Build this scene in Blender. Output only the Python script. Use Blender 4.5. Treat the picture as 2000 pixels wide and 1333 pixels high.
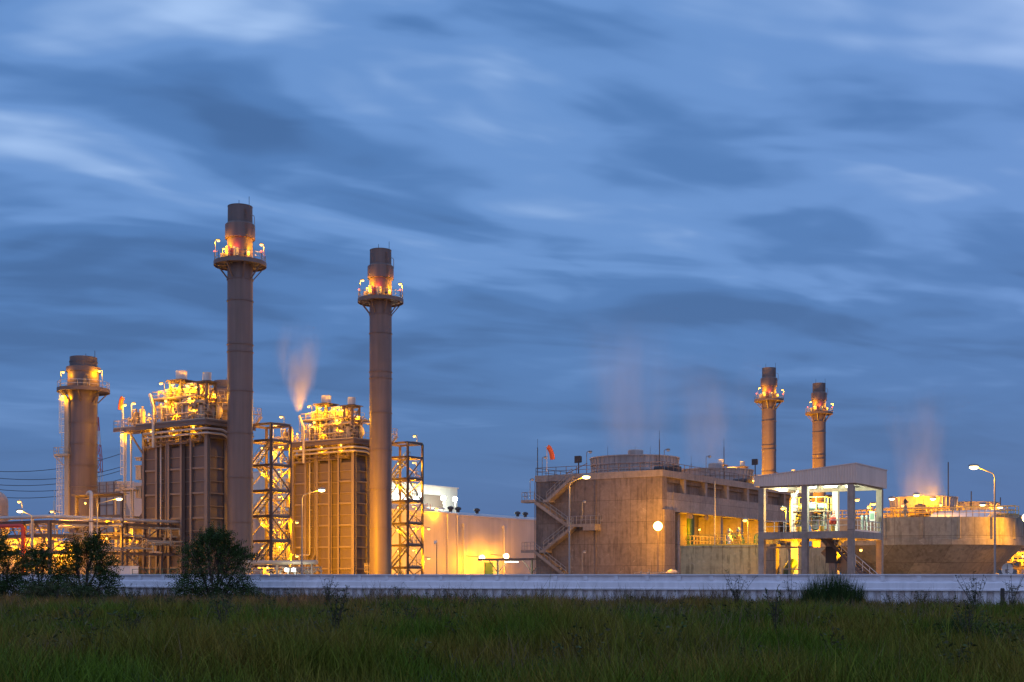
import bpy, math, random
import numpy as np
from mathutils import Vector, Matrix

R = math.radians
rng = random.Random(7)
for o in list(bpy.data.objects):
    bpy.data.objects.remove(o)
scene = bpy.context.scene
COL = scene.collection

# ------------------------------------------------------------------ camera
EYE, F, HOR = 1.7, 2500.0, 1124.0
cam_d = bpy.data.cameras.new("camera")
cam = bpy.data.objects.new("camera", cam_d)
COL.objects.link(cam)
cam.location = (0, 0, EYE)
cam.rotation_euler = (R(90), 0, 0)
cam_d.sensor_width = 36
cam_d.lens = 36 * F / 2000
cam_d.shift_y = (HOR - 666.5) / 2000
cam_d.clip_start, cam_d.clip_end = 0.1, 12000
scene.camera = cam

# ------------------------------------------------------------------ sky, sun, exposure
SUN_EL, SUN_ROT = R(2.0), R(200)
w = bpy.data.worlds.new("World")
scene.world = w
w.use_nodes = True
nt = w.node_tree
nt.nodes.clear()


def N(nt, t, **kw):
    n = nt.nodes.new(t)
    for k, v in kw.items():
        if k in n.bl_rna.properties:
            setattr(n, k, v)
        else:
            n.inputs[k].default_value = v
    return n


def mth(nt, op, a, b=None, c=None, clamp=False):
    n = nt.nodes.new("ShaderNodeMath")
    n.operation = op
    n.use_clamp = clamp
    for i, v in enumerate((a, b, c)):
        if v is None:
            continue
        if isinstance(v, (int, float)):
            n.inputs[i].default_value = v
        else:
            nt.links.new(v, n.inputs[i])
    return n.outputs[0]


def mixc(nt, fac, a, b, blend="MIX"):
    n = nt.nodes.new("ShaderNodeMix")
    n.data_type = "RGBA"
    n.blend_type = blend
    n.clamp_factor = True
    for idx, v in ((0, fac), (6, a), (7, b)):
        if isinstance(v, (int, float)):
            n.inputs[idx].default_value = v
        elif isinstance(v, tuple):
            n.inputs[idx].default_value = (*v, 1) if len(v) == 3 else v
        else:
            nt.links.new(v, n.inputs[idx])
    return n.outputs[2]


def ramp(nt, fac, stops, interp="LINEAR"):
    n = nt.nodes.new("ShaderNodeValToRGB")
    cr = n.color_ramp
    cr.interpolation = interp
    while len(cr.elements) < len(stops):
        cr.elements.new(0.5)
    for e, (p, c) in zip(cr.elements, stops):
        e.position = p
        e.color = (*c, 1) if len(c) == 3 else c
    nt.links.new(fac, n.inputs[0])
    return n.outputs[0]


def smooth(nt, v, lo, hi):
    n = nt.nodes.new("ShaderNodeMapRange")
    n.interpolation_type = "SMOOTHSTEP"
    n.inputs["From Min"].default_value = lo
    n.inputs["From Max"].default_value = hi
    nt.links.new(v, n.inputs[0])
    return n.outputs[0]


def noise(nt, vec, scale, detail=4, rough=0.5, dist=0.0, dim="3D"):
    n = nt.nodes.new("ShaderNodeTexNoise")
    n.noise_dimensions = dim
    n.inputs["Scale"].default_value = scale
    n.inputs["Detail"].default_value = detail
    n.inputs["Roughness"].default_value = rough
    n.inputs["Distortion"].default_value = dist
    if vec is not None:
        nt.links.new(vec, n.inputs["Vector"])
    return n.outputs[0]


def mapping(nt, vec, loc=(0, 0, 0), rot=(0, 0, 0), scale=(1, 1, 1)):
    n = nt.nodes.new("ShaderNodeMapping")
    n.inputs["Location"].default_value = loc
    n.inputs["Rotation"].default_value = rot
    n.inputs["Scale"].default_value = scale
    nt.links.new(vec, n.inputs["Vector"])
    return n.outputs[0]


def build_world():
    tc = N(nt, "ShaderNodeTexCoord")
    sep = N(nt, "ShaderNodeSeparateXYZ")
    nt.links.new(tc.outputs["Generated"], sep.inputs[0])
    x, y, z = sep.outputs
    zc = mth(nt, "MAXIMUM", z, 0.0)
    den = mth(nt, "ADD", zc, 0.16)
    px, py = mth(nt, "DIVIDE", x, den), mth(nt, "DIVIDE", y, den)
    comb = N(nt, "ShaderNodeCombineXYZ")
    nt.links.new(px, comb.inputs[0])
    nt.links.new(py, comb.inputs[1])
    # cloud sheet drawn out along the wind
    # one family of cloud rolls, softened along the wind, with finer torn edges
    wind = mapping(nt, comb.outputs[0], rot=(0, 0, R(-17)))
    v1 = mapping(nt, wind, loc=(6.6, 14.1, 0), scale=(0.72, 1.05, 1))
    v2 = mapping(nt, wind, loc=(11.5, 4.4, 0), scale=(0.95, 1.9, 1))
    n1 = noise(nt, v1, 0.85, 3.0, 0.5, 0.9)
    n2 = noise(nt, v2, 1.45, 3.5, 0.52, 0.8)
    n3 = noise(nt, v2, 4.5, 2.5, 0.5, 0.5)
    c = mth(nt, "ADD", mth(nt, "MULTIPLY", n1, 0.50), mth(nt, "MULTIPLY", n2, 0.38))
    c = mth(nt, "ADD", c, mth(nt, "MULTIPLY", n3, 0.12))
    # thinner contrast near the horizon
    k = smooth(nt, z, 0.02, 0.26)
    cc = mth(nt, "ADD", mth(nt, "MULTIPLY", mth(nt, "SUBTRACT", c, 0.5), mth(nt, "MULTIPLY_ADD", k, 1.15, 0.35)), 0.462)
    cc = mth(nt, "ADD", cc, mth(nt, "MULTIPLY", smooth(nt, z, 0.16, 0.42), 0.08))
    cloud = ramp(nt, cc, [(0.37, (0.052, 0.138, 0.345)), (0.475, (0.076, 0.192, 0.460)),
                          (0.57, (0.132, 0.280, 0.605)), (0.74, (0.370, 0.545, 0.870))], "EASE")
    hz = mth(nt, "SUBTRACT", 1.0, smooth(nt, z, -0.02, 0.20))
    col = mixc(nt, mth(nt, "MULTIPLY", hz, 0.85), cloud, (0.058, 0.142, 0.335))
    # a little violet towards the right
    vio = mth(nt, "MULTIPLY", smooth(nt, x, 0.0, 0.5), 0.22)
    col = mixc(nt, vio, col, mixc(nt, 1.0, col, (1.22, 0.98, 1.04), "MULTIPLY"))
    # the brighter half of the dusk sky lies behind the camera and overhead
    back = smooth(nt, mth(nt, "MULTIPLY_ADD", y, -1.0, mth(nt, "MULTIPLY", zc, 0.5)), -0.55, 0.75)
    col = mixc(nt, back, col, mixc(nt, 1.0, col, (0.185, 0.185, 0.27), "ADD"))
    sky = N(nt, "ShaderNodeTexSky")
    sky.sky_type = "NISHITA"
    sky.sun_disc = False
    sky.sun_elevation = SUN_EL
    sky.sun_rotation = SUN_ROT
    bg1 = N(nt, "ShaderNodeBackground", Strength=1.0)
    nt.links.new(col, bg1.inputs[0])
    bg2 = N(nt, "ShaderNodeBackground", Strength=0.015)
    nt.links.new(sky.outputs[0], bg2.inputs[0])
    add = N(nt, "ShaderNodeAddShader")
    nt.links.new(bg1.outputs[0], add.inputs[0])
    nt.links.new(bg2.outputs[0], add.inputs[1])
    out = N(nt, "ShaderNodeOutputWorld")
    nt.links.new(add.outputs[0], out.inputs[0])


build_world()
sun_d = bpy.data.lights.new("sun", "SUN")
sun_d.energy = 0.06            # only the last afterglow is left
sun_d.angle = R(30)
sun_d.color = (1.0, 0.85, 0.8)
sun = bpy.data.objects.new("sun", sun_d)
COL.objects.link(sun)
sun.rotation_euler = (R(84), 0, R(-20))
vs = scene.view_settings
vs.view_transform = "Standard"
vs.look = "None"
vs.gamma = 1
vs.exposure = 0
try:
    vs.use_curve_mapping = False
except Exception:
    pass
scene.cycles.sample_clamp_indirect = 3.0
scene.cycles.max_bounces = 5
scene.cycles.diffuse_bounces = 3
scene.cycles.volume_bounces = 1
scene.cycles.transparent_max_bounces = 6
scene.cycles.use_light_tree = True
scene.cycles.use_denoising = True

# lamp powers (watts) and colours
SODIUM = (1.0, 0.405, 0.0)
LP = 1.9
WHITE = (0.86, 1.0, 0.70)
RED = (1.0, 0.08, 0.03)

# ------------------------------------------------------------------ materials
MATS = {}


def mat(name, base, rough=0.6, metal=0.0, var=0.18, vscale=0.8, streak=0.0, fine=0.0, bump=0.0,
        spec=0.5, tint=None):
    """Paint/steel/concrete: base colour broken up by mottling, run-down streaks and fine grain (object space)."""
    if name in MATS:
        return MATS[name]
    m = bpy.data.materials.new(name)
    m.use_nodes = True
    t = m.node_tree
    b = t.nodes["Principled BSDF"]
    b.inputs["Roughness"].default_value = rough
    b.inputs["Metallic"].default_value = metal
    b.inputs["Specular IOR Level"].default_value = spec
    tc = N(t, "ShaderNodeTexCoord")
    v = tc.outputs["Object"]
    f = noise(t, v, vscale, 5, 0.6)
    val = mth(t, "MULTIPLY_ADD", f, 2 * var, 1 - var)
    if streak:
        s = noise(t, mapping(t, v, scale=(2.2, 2.2, 0.09)), 1.0, 4, 0.6)
        val = mth(t, "MULTIPLY", val, mth(t, "MULTIPLY_ADD", s, 2 * streak, 1 - streak))
    if fine:
        g = noise(t, v, 9.0, 3, 0.6)
        val = mth(t, "MULTIPLY", val, mth(t, "MULTIPLY_ADD", g, 2 * fine, 1 - fine))
    hsv = N(t, "ShaderNodeHueSaturation")
    hsv.inputs["Color"].default_value = (*base, 1)
    t.links.new(val, hsv.inputs["Value"])
    c = hsv.outputs[0]
    if tint:
        c = mixc(t, smooth(t, noise(t, v, 0.45, 4, 0.65), 0.5, 0.72), c, tint)
    t.links.new(c, b.inputs["Base Color"])
    if bump:
        bn = N(t, "ShaderNodeBump", Strength=bump, Distance=0.05)
        t.links.new(noise(t, v, 6.0, 4, 0.6), bn.inputs["Height"])
        t.links.new(bn.outputs[0], b.inputs["Normal"])
    MATS[name] = m
    return m


def concrete(name, base, panel=(2.4, 3.0), stain=0.35):
    """Cast concrete: mottled, stained, with formwork joints every panel."""
    m = bpy.data.materials.new(name)
    m.use_nodes = True
    t = m.node_tree
    b = t.nodes["Principled BSDF"]
    b.inputs["Roughness"].default_value = 0.85
    tc = N(t, "ShaderNodeTexCoord")
    v = tc.outputs["Object"]
    sep = N(t, "ShaderNodeSeparateXYZ")
    t.links.new(v, sep.inputs[0])
    hcoord = mth(t, "ADD", sep.outputs[0], sep.outputs[1])
    cb = N(t, "ShaderNodeCombineXYZ")
    t.links.new(hcoord, cb.inputs[0])
    t.links.new(sep.outputs[2], cb.inputs[1])
    br = N(t, "ShaderNodeTexBrick")
    t.links.new(cb.outputs[0], br.inputs["Vector"])
    br.offset = 0.0
    br.inputs["Scale"].default_value = 1.0
    br.inputs["Brick Width"].default_value = panel[0]
    br.inputs["Row Height"].default_value = panel[1]
    br.inputs["Mortar Size"].default_value = 0.03
    br.inputs["Mortar Smooth"].default_value = 0.5
    br.inputs["Color1"].default_value = (1, 1, 1, 1)
    br.inputs["Color2"].default_value = (0.72, 0.72, 0.74, 1)
    br.inputs["Mortar"].default_value = (0.40, 0.38, 0.36, 1)
    big = noise(t, v, 0.30, 6, 0.62)
    med = noise(t, v, 1.9, 5, 0.62, 0.4)
    runs = noise(t, mapping(t, v, scale=(2.3, 2.3, 0.22)), 1.0, 4, 0.6)
    val = mth(t, "MULTIPLY_ADD", big, 0.7, 0.62)
    val = mth(t, "MULTIPLY", val, mth(t, "MULTIPLY_ADD", med, 0.9, 0.55))
    dirt = mth(t, "MULTIPLY", smooth(t, runs, 0.47, 0.62), smooth(t, noise(t, v, 0.5, 4, 0.6), 0.38, 0.56))
    val = mth(t, "MULTIPLY", val, mth(t, "MULTIPLY_ADD", dirt, -stain * 0.95, 1.0))
    hsv = N(t, "ShaderNodeHueSaturation")
    hsv.inputs["Color"].default_value = (*base, 1)
    t.links.new(val, hsv.inputs["Value"])
    c = mixc(t, 1.0, hsv.outputs[0], br.outputs["Color"], "MULTIPLY")
    pale = mth(t, "MULTIPLY", smooth(t, noise(t, v, 0.9, 6, 0.7, 0.6), 0.60, 0.70), 0.35)
    c = mixc(t, pale, c, (0.50, 0.44, 0.37))
    t.links.new(c, b.inputs["Base Color"])
    bn = N(t, "ShaderNodeBump", Strength=0.5, Distance=0.05)
    t.links.new(med, bn.inputs["Height"])
    t.links.new(bn.outputs[0], b.inputs["Normal"])
    MATS[name] = m
    return m


def cladding(name, base, period=0.3, axis="xy", var=0.12):
    """Ribbed sheet metal: fine vertical ribs as bump, faint sheet-to-sheet change in tone."""
    m = bpy.data.materials.new(name)
    m.use_nodes = True
    t = m.node_tree
    b = t.nodes["Principled BSDF"]
    b.inputs["Roughness"].default_value = 0.55
    tc = N(t, "ShaderNodeTexCoord")
    v = tc.outputs["Object"]
    sep = N(t, "ShaderNodeSeparateXYZ")
    t.links.new(v, sep.inputs[0])
    h = mth(t, "ADD", sep.outputs[0], sep.outputs[1])
    sn = mth(t, "SINE", mth(t, "MULTIPLY", h, 2 * math.pi / period))
    sheet = N(t, "ShaderNodeTexWhiteNoise", noise_dimensions="1D")
    t.links.new(mth(t, "FLOOR", mth(t, "DIVIDE", h, 1.0)), sheet.inputs["W"])
    val = mth(t, "MULTIPLY_ADD", sheet.outputs[0], var, 1 - var / 2)
    val = mth(t, "MULTIPLY", val, mth(t, "MULTIPLY_ADD", noise(t, v, 0.25, 5, 0.6), 0.36, 0.82))
    runs = noise(t, mapping(t, v, scale=(2.0, 2.0, 0.07)), 1.0, 4, 0.6)
    val = mth(t, "MULTIPLY", val, mth(t, "MULTIPLY_ADD", runs, 0.24, 0.88))
    val = mth(t, "MULTIPLY", val, mth(t, "MULTIPLY_ADD", sn, 0.04, 0.96))
    hsv = N(t, "ShaderNodeHueSaturation")
    hsv.inputs["Color"].default_value = (*base, 1)
    t.links.new(val, hsv.inputs["Value"])
    t.links.new(hsv.outputs[0], b.inputs["Base Color"])
    bn = N(t, "ShaderNodeBump", Strength=0.6, Distance=0.04)
    t.links.new(sn, bn.inputs["Height"])
    t.links.new(bn.outputs[0], b.inputs["Normal"])
    MATS[name] = m
    return m


def emit(name, color, strength):
    if name in MATS:
        return MATS[name]
    m = bpy.data.materials.new(name)
    m.use_nodes = True
    t = m.node_tree
    t.nodes.clear()
    e = N(t, "ShaderNodeEmission", Strength=strength)
    e.inputs[0].default_value = (*color, 1)
    o = N(t, "ShaderNodeOutputMaterial")
    t.links.new(e.outputs[0], o.inputs[0])
    try:
        m.cycles.emission_sampling = "NONE"
    except Exception:
        pass
    MATS[name] = m
    return m


BROWN = mat("brown_paint", (0.115, 0.086, 0.075), 0.55, var=0.13, vscale=0.35, streak=0.14, fine=0.05)
SOOT = mat("sooty_paint", (0.115, 0.092, 0.085), 0.6, var=0.2, vscale=0.5, streak=0.3)
LIT_BROWN = mat("lit_brown_paint", (0.19, 0.148, 0.125), 0.55, var=0.12, vscale=0.6)  # paler brown: light caught by the ribs, put into the colour
STACKP = mat("chimney_paint", (0.145, 0.105, 0.088), 0.5, var=0.16, vscale=0.3, streak=0.38, fine=0.04)
STEEL = mat("dark_structural_steel", (0.15, 0.11, 0.09), 0.55, var=0.2, vscale=0.9, fine=0.1)
GALV = mat("galvanised_steel", (0.27, 0.265, 0.26), 0.45, 0.35, var=0.15, vscale=1.5)
ALU = mat("pipe_insulation_sheet", (0.50, 0.44, 0.38), 0.38, 0.4, var=0.16, vscale=1.2, fine=0.08)
CREAM = mat("cream_paint", (0.42, 0.34, 0.24), 0.55, var=0.14, vscale=0.7, streak=0.12)
LIGHTP = mat("light_grey_paint", (0.62, 0.60, 0.56), 0.5, var=0.1, vscale=0.9)
WHITEW = mat("white_wall_paint", (0.80, 0.77, 0.79), 0.6, var=0.12, vscale=0.35, streak=0.26, fine=0.03)
YELLOW = mat("yellow_paint", (0.62, 0.40, 0.05), 0.5, var=0.12)
GREEN = mat("green_paint", (0.035, 0.085, 0.04), 0.5, var=0.15)
REDP = mat("red_paint", (0.50, 0.05, 0.03), 0.5, var=0.12)
DARK = mat("dark_fittings", (0.035, 0.033, 0.035), 0.5, var=0.2)
ORANGE = mat("windsock_cloth", (0.75, 0.13, 0.03), 0.8, var=0.1)
CONC = concrete("weathered_concrete", (0.22, 0.175, 0.145))
CONC2 = concrete("tank_concrete", (0.31, 0.265, 0.20), (4.0, 3.2), 0.3)
CONC3 = concrete("smooth_concrete", (0.32, 0.27, 0.225), (6.0, 6.0), 0.18)
HALL = cladding("hall_cladding", (0.52, 0.42, 0.35), 0.35)
BAYC = cladding("pale_cladding", (0.62, 0.60, 0.54), 0.35)
FASC = cladding("fascia_cladding", (0.58, 0.49, 0.42), 0.26)
FRP = cladding("fan_shroud_plastic", (0.42, 0.35, 0.31), 0.9, var=0.3)
ROOFM = mat("roof_sheet", (0.50, 0.44, 0.41), 0.5, var=0.12, vscale=0.4)
E_SOD = emit("sodium_lamp_glow", (1.0, 0.52, 0.09), 7.0)
E_BIG = emit("sodium_flood_glow", (1.0, 0.68, 0.28), 12.0)
E_WHT = emit("white_lamp_glow", (0.92, 1.0, 0.88), 9.0)
E_RED = emit("red_beacon_glow", (1.0, 0.12, 0.06), 5.0)

# ------------------------------------------------------------------ mesh helpers


class MB:
    def __init__(self):
        self.v, self.f = [], []

    def add(self, vs, fs):
        n = len(self.v)
        self.v += [tuple(p) for p in vs]
        self.f += [tuple(i + n for i in f) for f in fs]
        return self

    def box(self, x0, x1, y0, y1, z0, z1):
        x0, x1 = min(x0, x1), max(x0, x1)
        y0, y1 = min(y0, y1), max(y0, y1)
        z0, z1 = min(z0, z1), max(z0, z1)
        return self.add([(x0, y0, z0), (x1, y0, z0), (x1, y1, z0), (x0, y1, z0), (x0, y0, z1), (x1, y0, z1), (x1, y1, z1), (x0, y1, z1)],
                        [(3, 2, 1, 0), (4, 5, 6, 7), (0, 1, 5, 4), (1, 2, 6, 5), (2, 3, 7, 6), (3, 0, 4, 7)])

    def hexa(self, p8):
        return self.add(p8, [(3, 2, 1, 0), (4, 5, 6, 7), (0, 1, 5, 4), (1, 2, 6, 5), (2, 3, 7, 6), (3, 0, 4, 7)])

    def bar(self, p, q, w, h=None):
        h = h or w
        p, q = Vector(p), Vector(q)
        d = (q - p)
        if d.length < 1e-5:
            return self
        d.normalize()
        up = Vector((0, 0, 1)) if abs(d.z) < 0.95 else Vector((0, 1, 0))
        s = d.cross(up).normalized() * (w / 2)
        u = s.cross(d).normalized() * (h / 2)
        return self.hexa([p - s - u, p + s - u, q + s - u, q - s - u, p - s + u, p + s + u, q + s + u, q - s + u])

    def ibeam(self, p, q, w, h):
        """H section: two flanges and a web."""
        p, q = Vector(p), Vector(q)
        d = (q - p).normalized()
        up = Vector((0, 0, 1)) if abs(d.z) < 0.95 else Vector((0, 1, 0))
        s = d.cross(up).normalized()
        u = s.cross(d).normalized()
        o = u * (h / 2 - 0.02)
        self.bar(p + o, q + o, w, 0.04)
        self.bar(p - o, q - o, w, 0.04)
        self.bar(p, q, 0.04, h - 0.081)
        return self

    def tube(self, p, q, r, n=8, r2=None, cap=True):
        r2 = r if r2 is None else r2
        p, q = Vector(p), Vector(q)
        d = q - p
        if d.length < 1e-5:
            return self
        d.normalize()
        up = Vector((0, 0, 1)) if abs(d.z) < 0.95 else Vector((1, 0, 0))
        s = d.cross(up).normalized()
        u = s.cross(d).normalized()
        vs, fs = [], []
        for k in range(n):
            a = 2 * math.pi * k / n
            e = s * math.cos(a) + u * math.sin(a)
            vs += [p + e * r, q + e * r2]
        for k in range(n):
            j = (k + 1) % n
            fs.append((2 * k, 2 * j, 2 * j + 1, 2 * k + 1))
        if cap:
            fs.append(tuple(2 * k for k in reversed(range(n))))
            fs.append(tuple(2 * k + 1 for k in range(n)))
        return self.add(vs, fs)

    def path(self, pts, r, n=8, bend=0.0):
        """A pipe along a polyline; corners rounded by bend metres."""
        pts = [Vector(p) for p in pts]
        if bend > 0 and len(pts) > 2:
            out = [pts[0]]
            for i in range(1, len(pts) - 1):
                a, b, c = pts[i - 1], pts[i], pts[i + 1]
                k = min(bend, (a - b).length * 0.45, (c - b).length * 0.45)
                p0, p1 = b + (a - b).normalized() * k, b + (c - b).normalized() * k
                for s in range(5):
                    t = s / 4
                    out.append(p0 * (1 - t) ** 2 + b * 2 * t * (1 - t) + p1 * t * t)
            out.append(pts[-1])
            pts = out
        rings = []
        prev = None
        for i, p in enumerate(pts):
            d = (pts[min(i + 1, len(pts) - 1)] - pts[max(i - 1, 0)]).normalized()
            if prev is None:
                up = Vector((0, 0, 1)) if abs(d.z) < 0.9 else Vector((1, 0, 0))
                s = d.cross(up).normalized()
            else:
                s = (prev - d * prev.dot(d)).normalized()
            prev = s
            u = s.cross(d)
            rings.append([p + (s * math.cos(2 * math.pi * k / n) + u * math.sin(2 * math.pi * k / n)) * r for k in range(n)])
        vs = [q for g in rings for q in g]
        fs = []
        for i in range(len(rings) - 1):
            for k in range(n):
                j = (k + 1) % n
                fs.append((i * n + k, (i + 1) * n + k, (i + 1) * n + j, i * n + j))
        fs.append(tuple(range(n)))
        fs.append(tuple((len(rings) - 1) * n + k for k in reversed(range(n))))
        return self.add(vs, fs)

    def lathe(self, prof, c=(0, 0, 0), n=32, axis="z", close=False):
        """prof: list of (radius, height)."""
        vs, fs = [], []
        for r, h in prof:
            for k in range(n):
                a = 2 * math.pi * k / n
                e = (r * math.cos(a), r * math.sin(a), h)
                if axis == "x":
                    e = (h, r * math.cos(a), r * math.sin(a))
                elif axis == "y":
                    e = (r * math.cos(a), h, r * math.sin(a))
                vs.append((c[0] + e[0], c[1] + e[1], c[2] + e[2]))
        m = len(prof)
        for i in range(m if close else m - 1):
            i2 = (i + 1) % m
            for k in range(n):
                j = (k + 1) % n
                fs.append((i * n + k, i * n + j, i2 * n + j, i2 * n + k))
        if not close:
            if prof[0][0] > 1e-4:
                fs.append(tuple(reversed(range(n))))
            if prof[-1][0] > 1e-4:
                fs.append(tuple((m - 1) * n + k for k in range(n)))
        return self.add(vs, fs)

    def ball(self, c, rx, ry=None, rz=None, n=12):
        ry = rx if ry is None else ry
        rz = rx if rz is None else rz
        vs, fs = [], []
        m = max(4, n // 2)
        for i in range(m + 1):
            t = math.pi * i / m
            for k in range(n):
                a = 2 * math.pi * k / n
                vs.append((c[0] + rx * math.sin(t) * math.cos(a), c[1] + ry * math.sin(t) * math.sin(a), c[2] - rz * math.cos(t)))
        for i in range(m):
            for k in range(n):
                j = (k + 1) % n
                fs.append((i * n + k, i * n + j, (i + 1) * n + j, (i + 1) * n + k))
        return self.add(vs, fs)

    def rail(self, pts, h=1.1, r=0.035, step=1.4, closed=False, kick=True, mid=True):
        """Handrail: posts, top rail, mid rail and kick plate along a path of floor points."""
        P = [Vector(p) for p in pts]
        segs = list(zip(P, P[1:])) + ([(P[-1], P[0])] if closed else [])
        up = Vector((0, 0, 1))
        for a, b in segs:
            L = (b - a).length
            if L < 1e-4:
                continue
            self.tube(a + up * h, b + up * h, r, 6)
            if mid:
                self.tube(a + up * h * 0.52, b + up * h * 0.52, r * 0.8, 5)
            if kick and L > 0.5:
                self.bar(a + up * 0.08, b + up * 0.08, 0.02, 0.14)
            k = max(1, round(L / step))
            for i in range(k + 1):
                p = a + (b - a) * (i / k)
                self.tube(p, p + up * h, r, 6)
        return self

    def ladder(self, p, z0, z1, side=(1, 0), out=(0, -1), cage=True):
        """Vertical ladder at p(x,y) with hoops facing out."""
        sx, sy = side
        ox, oy = out
        for s in (-0.22, 0.22):
            self.bar((p[0] + sx * s, p[1] + sy * s, z0), (p[0] + sx * s, p[1] + sy * s, z1), 0.06)
        k = int((z1 - z0) / 0.35)
        for i in range(k):
            z = z0 + 0.2 + i * 0.35
            self.bar((p[0] - sx * 0.22, p[1] - sy * 0.22, z), (p[0] + sx * 0.22, p[1] + sy * 0.22, z), 0.03)
        if cage:
            angs = [R(a) for a in (-10, 30, 70, 110, 150, 190)]
            ring = lambda z: [(p[0] + sx * 0.42 * math.cos(a) + ox * (0.15 + 0.55 * math.sin(a)),
                               p[1] + sy * 0.42 * math.cos(a) + oy * (0.15 + 0.55 * math.sin(a)), z) for a in angs]
            zb = z0 + 2.2
            zz = zb
            while zz <= z1 + 0.01:
                g = ring(zz)
                for a, b in zip(g, g[1:]):
                    self.bar(a, b, 0.03, 0.07)
                zz += 1.0
            for a, b in zip(ring(zb), ring(z1)):
                self.bar(a, b, 0.04, 0.02)
        return self

    def clutter(self, lo, hi, n, g, rmin=0.05, rmax=0.14):
        """Small-bore pipes, flanges, valve bodies and boxes filling a region."""
        lo, hi = Vector(lo), Vector(hi)
        d = hi - lo
        for _ in range(n):
            p = Vector((lo.x + d.x * g.random(), lo.y + d.y * g.random(), lo.z + d.z * g.random()))
            ax = g.choice((0, 0, 1, 2, 2))
            L = d[ax] * g.uniform(0.15, 0.6)
            q = p.copy()
            q[ax] = min(hi[ax], p[ax] + L)
            r = g.uniform(rmin, rmax)
            ax2 = g.choice([a for a in (0, 1, 2) if a != ax])
            q2 = q.copy()
            q2[ax2] = max(lo[ax2], min(hi[ax2], q[ax2] + g.uniform(-0.5, 0.5) * d[ax2]))
            self.path([p, q, q2], r, 6, 0.25)
            if g.random() < 0.55:
                m = p.lerp(q, g.uniform(0.2, 0.8))
                e = Vector((0, 0, 0))
                e[ax] = 0.1
                self.tube(m - e, m + e, r * 1.9, 8)
                if g.random() < 0.5:
                    self.tube(m, m + Vector((0, 0, 0.45)), r * 0.5, 6)
                    self.lathe([(r * 1.8, 0.42), (r * 1.8, 0.5)], m, 10)
        return self

    def build(self, name, m, parent=None, smooth=False):
        me = bpy.data.meshes.new(name)
        me.from_pydata(self.v, [], self.f)
        me.validate(clean_customdata=False)
        me.update()
        if smooth:
            me.polygons.foreach_set("use_smooth", [True] * len(me.polygons))
            me.set_sharp_from_angle(angle=R(38))
        me.materials.append(m)
        o = bpy.data.objects.new(name, me)
        COL.objects.link(o)
        if parent is not None:
            o.parent = parent
        return o


def tag(o, label=None, cat=None, group=None, kind=None):
    for k, v in (("label", label), ("category", cat), ("group", group), ("kind", kind)):
        if v:
            o[k] = v
    return o


def root(name, label, cat, loc=(0, 0, 0), rz=0.0, group=None):
    o = bpy.data.objects.new(name, None)
    o.empty_display_size = 0.5
    COL.objects.link(o)
    o.location = loc
    o.rotation_euler = (0, 0, rz)
    return tag(o, label, cat, group)


def copy_tree(o, parent=None):
    c = o.copy()
    COL.objects.link(c)
    if parent is not None:
        c.parent = parent
    for ch in list(o.children):
        copy_tree(ch, c)
    return c


TH = R(33)
CC, SS = math.cos(TH), math.sin(TH)


class Frame:
    """Plant-grid frame: local x runs right and towards the camera, local y runs right and away."""

    def __init__(s, ox, oy):
        s.ox, s.oy = ox, oy
        s.loc = (ox, oy, 0)

    def w(s, x, y, z=0):
        return (s.ox + CC * x + SS * y, s.oy - SS * x + CC * y, z)

    def fy(s, px, py, y):
        r = (px - 1000) / F
        x = (r * (s.oy + CC * y) - s.ox - SS * y) / (CC + r * SS)
        return (x, y, EYE + (HOR - py) / F * (s.oy - SS * x + CC * y))

    def fx(s, px, py, x):
        r = (px - 1000) / F
        y = (r * (s.oy - SS * x) - s.ox - CC * x) / (SS - r * CC)
        return (x, y, EYE + (HOR - py) / F * (s.oy - SS * x + CC * y))


def W(px, py, Y):
    return ((px - 1000) / F * Y, Y, EYE + (HOR - py) / F * Y)


RZ = -TH


def point_light(parent, pos, power, color=SODIUM, radius=0.12, spot=None):
    d = bpy.data.lights.new("lamp_light", "SPOT" if spot else "POINT")
    d.energy = power * LP
    d.color = color
    d.shadow_soft_size = radius
    o = bpy.data.objects.new("lamp_light", d)
    COL.objects.link(o)
    o.parent = parent
    o.location = pos
    if spot:
        d.spot_size = R(spot[1])
        d.spot_blend = 0.6
        o.rotation_euler = Vector(spot[0]).to_track_quat("-Z", "Y").to_euler()
    return o


def pole_lamp(parent, head, floor_z, arm=(0.5, 0), power=900, name="platform_lamp", color=SODIUM, glow=None,
              size=0.2, lit=True):
    """Post with a short bent arm and an oval lantern at HEAD; part of PARENT (lens is a sub-part)."""
    hx, hy, hz = head
    bx, by = hx + arm[0], hy + arm[1]
    b = MB()
    b.path([(bx, by, floor_z), (bx, by, hz + 0.12), (hx, hy, hz + 0.2)], 0.05, 7, 0.25)
    b.ball((hx, hy, hz + 0.14), size * 1.25, size * 1.25, size * 0.6, 12)
    o = b.build(name, GALV, parent, True)
    MB().ball((hx, hy, hz), size, size, size * 0.72, 12).build("lamp_lens", (glow or E_SOD) if lit else LIGHTP, o, True)
    if lit:
        point_light(o, (hx, hy, hz - size * 0.75 - 0.14), power, color)
    return o


def bulk_lamp(parent, pos, power=300, color=SODIUM, glow=None, size=0.13, name="bulkhead_lamp"):
    """Small well-glass fitting: canopy and glowing glass."""
    x, y, z = pos
    b = MB()
    b.lathe([(0.04, 0.3), (size * 1.3, 0.14), (size * 1.3, 0.09)], pos, 10)
    o = b.build(name, GALV, parent, True)
    MB().ball((x, y, z), size, size, size, 10).build("lamp_lens", glow or E_SOD, o, True)
    if power:
        point_light(o, (x, y, z - size - 0.12), power, color, 0.08)
    return o

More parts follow.
